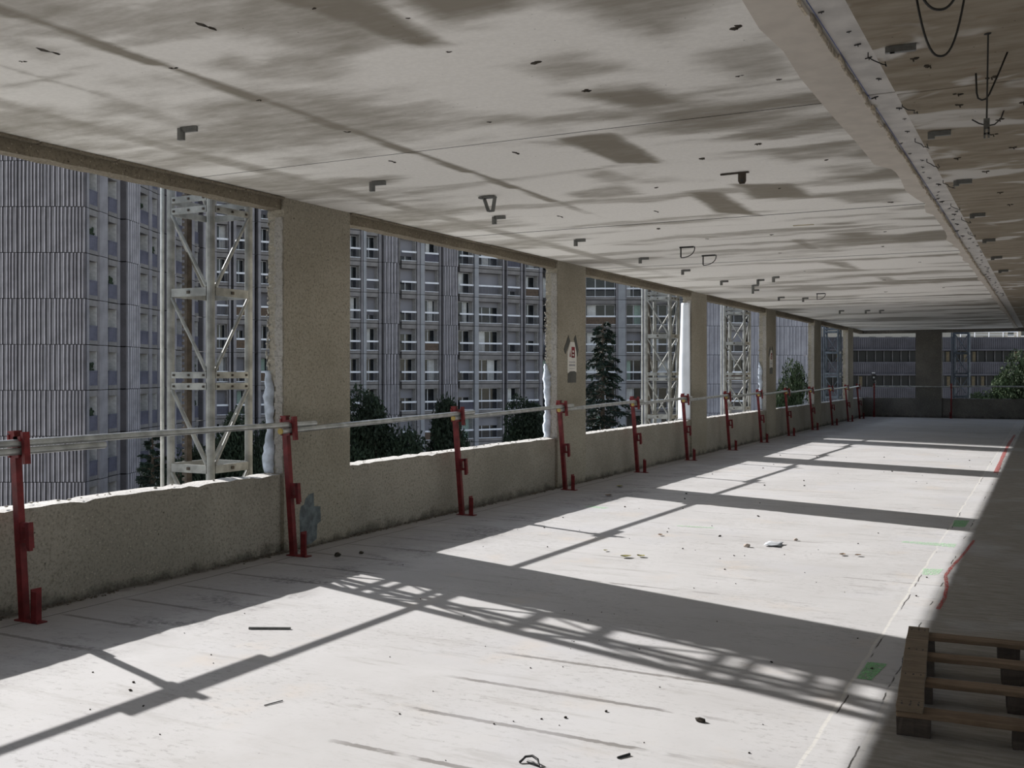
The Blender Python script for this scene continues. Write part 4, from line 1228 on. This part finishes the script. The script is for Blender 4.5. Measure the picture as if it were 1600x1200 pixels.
for s in (1.40, 2.98, 5.04, 8.45, 10.24, 13.46, 15.22, 19.10, 21.46, 25.26, 28.50, 30.62, 32.84):
    for k in range(K0, KB):
        new('loggia_wall', box_me('loggia_wall', -.05, 0, .0, .78, .28, 2.4, FC['sidewall']), fb, (s, -.0, Z0+k*HF))
for k in range(K0, KB+1):
    new('floor_joint', box_me('floor_joint', -.2, 35.4, 0, .4, -.03, .03, FC['joint']), fb, (0, .0, Z0+k*HF))
core(fb, -.2, 35.5, 0, KB*HF+1, .84, 9)

# third facade, behind the cedar
rg = random.Random(29)
ft = building((-41.801, 94.379), (-32.106, 99.457), 'apartment_block', 'pale apartment block with wide windows behind the dark cedar and the second mast')
def P(a, b, out=.25, m='smooth'): pier_col(ft, a, b, K0, KB, out, m)
def Wn(a, b, l=2): win_col(ft, a, b, K0, KB, rg, l, 'bars', .12, 'third')
P(-1.2, -.9); Wn(-.85, .55, 2); P(.57, .66); Wn(.68, 3.67, 3); P(3.69, 3.86); P(3.88, 4.62, .34, 'light'); P(4.64, 4.74); Wn(4.76, 6.31, 2); P(6.33, 6.7); P(6.72, 7.1, .34, 'light'); Wn(7.15, 9.85, 3); P(9.88, 10.9, .34, 'light')
core(ft, -1.2, 10.9, 0, KB*HF+1, .84, 9)

# blank ribbed tower with a slot of balconies
rt = building((-29.4, 96.02), (-20.922, 102.492), 'ribbed_tower', 'blank pale ribbed tower behind the third lattice mast and the bushy tree')
KR = kfloor(22)
FCs = dict(FC); FC['mid'] = simple('pale_ribbed_mid', (.30, .292, .318), .9, var=.15, scale=.7); FC['rib'] = simple('pale_ribbed_face', (0.353, 0.343, 0.373), .9, var=.12, scale=.9); FC['groove'] = simple('pale_ribbed_groove_shade', (0.254, 0.246, 0.271), .9, var=.15, scale=.9)  # grooves again hold the shade between ribs in their colour
CACHE.clear()
rib_col(rt, -.8, 2.15, K0, KR, .2, .42, .06); rib_col(rt, 4.55, 7.6, K0, KR, .2, .42, .06); rib_col(rt, 7.62, 10.66, K0, KR, .2, .42, .06)
rg = random.Random(31)
win_col(rt, 2.3, 4.4, K0, KR, rg, 2, 'bars', .0)
core(rt, -.8, 10.6, 0, KR*HF, .84, 2.6)
FC = FCs; CACHE.clear()

# long low office block beyond the end wall
HB = 3.34
ob = building((-27.5, 140.3), (2.5, 155.8), 'office_block', 'dark long office block with ribbed bands beyond the end wall')
FC['band'] = simple('dark_ribbed_band', (.075, .073, .085), .9, var=.2, scale=.5)
FC['mull'] = simple('window_mullion', (.10, .098, .10), .8)
FC['blind'] = simple('dull_blind', (.10, .08, .05), .8)
LB = 38.0
def band_me():
    mb = MB(); mb.box(0, LB, 0, .4, 0, 1.72); n = int(LB/.28)
    for i in range(n): mb.box(LB*i/n, LB*i/n+.13, -.07, 0, .05, 1.55)
    mb.box(0, LB, -.25, 0, -.1, .12)
    return mb.mesh('ribbed_band', FC['band'])
bme = band_me(); rg = random.Random(41)
mull_me = MB().box(-.05, .05, -.08, .05, 0, 1.62).mesh('mullion', FC['mull'])
pane_me = MB().box(.06, 1.06, 0, .03, 0, 1.62).mesh('pane', FC['tinted'])
blind_me = MB().box(.08, .5, -.03, -.01, .0, 1.5).mesh('blind', FC['blind'])
for i, zt in enumerate([6.1, 2.78, -.56, -3.9, -7.24]):
    new('ribbed_band', bme, ob, (0, 0, zt-1.5-GZ))
    if i in (0, 1):
        wo = new('window_row', MB().box(0, LB, .1, .3, 0, .06).mesh('window_row', FC['mull']), ob, (0, .35, zt-3.24-GZ))
        n = int(LB/1.14)
        for j in range(n):
            new('mullion', mull_me, wo, (j*1.14, 0, 0)); new('pane', pane_me, wo, (j*1.14, .1, 0))
            if rg.random() < .2: new('blind', blind_me, wo, (j*1.14+rg.uniform(0, .5), .1, 0))
MB().box(0, LB, .6, 14, 0, 21.5).build('core_wall', FC['dark'], ob)
# roof guardrail and plant
ra = new('roof_railing', MB().box(19.4, 27.0, .3, .36, 6.72-GZ+.25, 6.72-GZ+.40).mesh('roof_railing', FC['white']), ob)
mb = MB(); mb.box(19.4, 27.0, .3, .34, 6.62-GZ, 6.67-GZ)
for x in (19.4, 21.3, 23.2, 25.1, 27.0): mb.box(x-.04, x+.04, .3, .36, 6.1-GZ, 7.1-GZ)
mb.build('railing_posts', FC['white'], ra)

# sunlit pale buildings far beyond
def far_block(A, B, z1, label, seed, z0=1.0):
    r = building(A, B, 'distant_building', label); L = (Vector(B)-Vector(A)).length; q_ = random.Random(seed)
    MB().box(0, L, 0, 10, 0, z1-GZ).build('wall', FB, r)
    z = z1-2.2
    wme = MB().box(0, 1.1, -.06, .02, 0, 1.5).mesh('window', FC['glass']); fme = MB().box(-.1, 1.2, -.1, -.05, -.15, 0).mesh('sill', FC['white'])
    while z > z0:
        x = 1.0
        while x < L-2:
            w = new('window', wme, r, (x, 0, z-GZ)); new('sill', fme, w); x += 2.6
        z -= 3.0
FB = simple('pale_stone_facade', (.46, .42, .36), .9, var=.1)
far_block((-35.5, 166.0), (-6.0, 181.3), 17, 'pale beige building showing above the roof of the dark office block', 1)
far_block((-12.5, 219.2), (14.0, 233.0), 20, 'pale building with windows at the far right above the office block', 2)

# ------------------------------------------------------------------ trees
def leaf_mat(name, c):
    t = NT(name); n = t.noise(t.coord(), .9, 3)
    col = t.mix(t.ramp(n, .3, .7), tuple(x*.5 for x in c), tuple(x*1.4 for x in c))
    return t.done(col, .7, 0, .2)
LM = {'dark': leaf_mat('dark_green_leaves', (.025, .038, .022)), 'mid': leaf_mat('mid_green_leaves', (.045, .065, .03)), 'needle': leaf_mat('cedar_needles', (.020, .032, .022))}
BARK = simple('bark', (.07, .055, .042), .95, var=.4, scale=6)
def crown_mesh(name, rx, rz, n, ls, seed, mat, blobs=16):
    q_ = np.random.RandomState(seed)
    cs = []
    for i in range(blobs):
        d = q_.normal(size=3); d /= np.linalg.norm(d); rr = q_.uniform(.25, .8)
        cs.append((d[0]*rr*rx, d[1]*rr*rx, d[2]*rr*rz, q_.uniform(.28, .5)))
    cs.append((0, 0, 0, .6))
    V = []; F = []
    for i in range(n):
        c = cs[q_.randint(len(cs))]
        d = q_.normal(size=3); d /= np.linalg.norm(d); rr = q_.uniform(.4, 1.05)**.6*c[3]
        p = np.array([c[0]+d[0]*rr*rx, c[1]+d[1]*rr*rx, c[2]+d[2]*rr*rz])
        a = q_.normal(size=3); a /= np.linalg.norm(a); b = np.cross(a, q_.normal(size=3)); b /= np.linalg.norm(b)
        s = ls*q_.uniform(.6, 1.3); k = len(V)
        V += [p-a*s, p+b*s*.45, p+a*s, p-b*s*.45]; F.append((k, k+1, k+2, k+3))
    me = bpy.data.meshes.new(name); me.from_pydata([tuple(v) for v in V], [], F); me.materials.append(mat); return me
CR = [crown_mesh('foliage', 1, 1, 17000, .042, 1, LM['dark']), crown_mesh('foliage', 1, 1, 15000, .042, 2, LM['mid'], 22), crown_mesh('foliage', 1, 1, 16000, .044, 3, LM['dark'], 12)]
def tree(x, y, top, rx, rz, kind, label):
    r = empty('tree', (x, y, GZ)); tag(r, label, 'tree', 'trees outside')
    h = top-GZ; zc = h-rz
    mb = MB(); mb.tube([(0, 0, 0), (.1, .05, h*.4), (0, 0, zc+rz*.3)], [.22, .16, .06], 8)
    for a in range(5):
        t = a*1.256; mb.tube([(0, 0, zc-rz*.5), (.5*rx*math.cos(t), .5*rx*math.sin(t), zc+.2*rz)], [.08, .02], 6)
    mb.build('trunk', BARK, r)
    o = new('foliage', CR[kind], r, (0, 0, zc)); o.scale = (rx, rx, rz); o.rotation_euler = (0, 0, R.uniform(0, 6))
    o['kind'] = 'stuff'
tree(-44.4, 46.7, -.2, 2.1, 4.6, 0, 'dark leafy tree behind the right leg of the first mast')
tree(-42.3, 48.2, .5, 1.7, 5.0, 2, 'dark leafy tree at the near edge of the widest column')
tree(-43.6, 42.6, -1.0, 1.8, 4.5, 2, 'dark leafy tree behind the left leg of the first mast')
tree(-40.4, 57.9, 1.0, 3.0, 5.2, 0, 'dark leafy tree at the left of the second opening')
tree(-38.0, 62.6, 1.7, 2.4, 5.4, 2, 'dark leafy tree in the middle of the second opening')
tree(-33.9, 68.2, .2, 2.6, 4.2, 0, 'low dark leafy tree at the right of the second opening')
tree(-13.3, 60.8, 2.5, 1.35, 4.2, 1, 'bushy mid green tree before the blank ribbed tower')
tree(-17.6, 69.7, -1.2, 1.0, 3.0, 1, 'small green bush top right of the third lattice mast')
tree(-15.4, 82.2, .2, 1.6, 4.5, 0, 'dark tree glimpsed through the last side openings')
tree(-1.7, 80.2, 3.3, 2.3, 4.2, 1, 'green tree at the right edge, before the office block')
tree(-4.0, 79.4, .4, 2.2, 3.0, 1, 'low green tree left of the tree at the right edge')
def conifer(x, y, top, rad, label, seed, ht=11.0, nb=70, droop=.35):
    r = empty('cedar_tree', (x, y, GZ)); tag(r, label, 'tree')
    h = top-GZ; q_ = random.Random(seed)
    MB().tube([(0, 0, 0), (0, 0, h*.6), (0, 0, h)], [.3, .18, .03], 8).build('trunk', BARK, r)
    br = MB(); V = []; F = []
    for i in range(nb):
        t = i/nb; z = h-.1-ht*t**1.0
        L = rad*(.10+.95*t**.8)*q_.uniform(.40, 1.22); a = i*2.4+q_.uniform(-.4, .4)
        ca, sa = math.cos(a), math.sin(a)
        pts = [(ca*L*u, sa*L*u, z+.25*L*u-droop*L*u*u) for u in (0, .33, .66, 1)]
        br.tube(pts, [.05, .035, .02, .008], 5, caps=False)
        for j in range(int(30+170*L/rad)):
            u = q_.uniform(.08, 1.02); spread = .30*L*(1-.55*u)*q_.uniform(-1, 1)
            px = ca*L*u-sa*spread; py = sa*L*u+ca*spread; pz = z+.25*L*u-droop*L*u*u-abs(spread)*.25+q_.uniform(-.08, .05)
            d = Vector((ca+q_.uniform(-.8, .8), sa+q_.uniform(-.8, .8), q_.uniform(-.9, .1))).normalized()*q_.uniform(.14, .30)
            e = d.cross(Vector((q_.uniform(-1, 1), q_.uniform(-1, 1), 1))).normalized()*q_.uniform(.035, .075)
            k = len(V); p = Vector((px, py, pz)); V += [p, p+d*.5+e, p+d, p+d*.5-e]; F.append((k, k+1, k+2, k+3))
    br.build('branches', BARK, r)['kind'] = 'stuff'
    me = bpy.data.meshes.new('foliage'); me.from_pydata([tuple(v) for v in V], [], F); me.materials.append(LM['needle'])
    o = new('foliage', me, r); o['kind'] = 'stuff'
conifer(-21.2, 51.0, 4.3, 3.1, 'tall dark cedar with layered drooping branches behind the third opening', 5, 9.5, 84, .46)
conifer(-37.3, 34.8, -1.4, 2.2, 'dark spiky conifer top at the foot of the balcony wing, left opening', 6, 7.0, 55, .1)
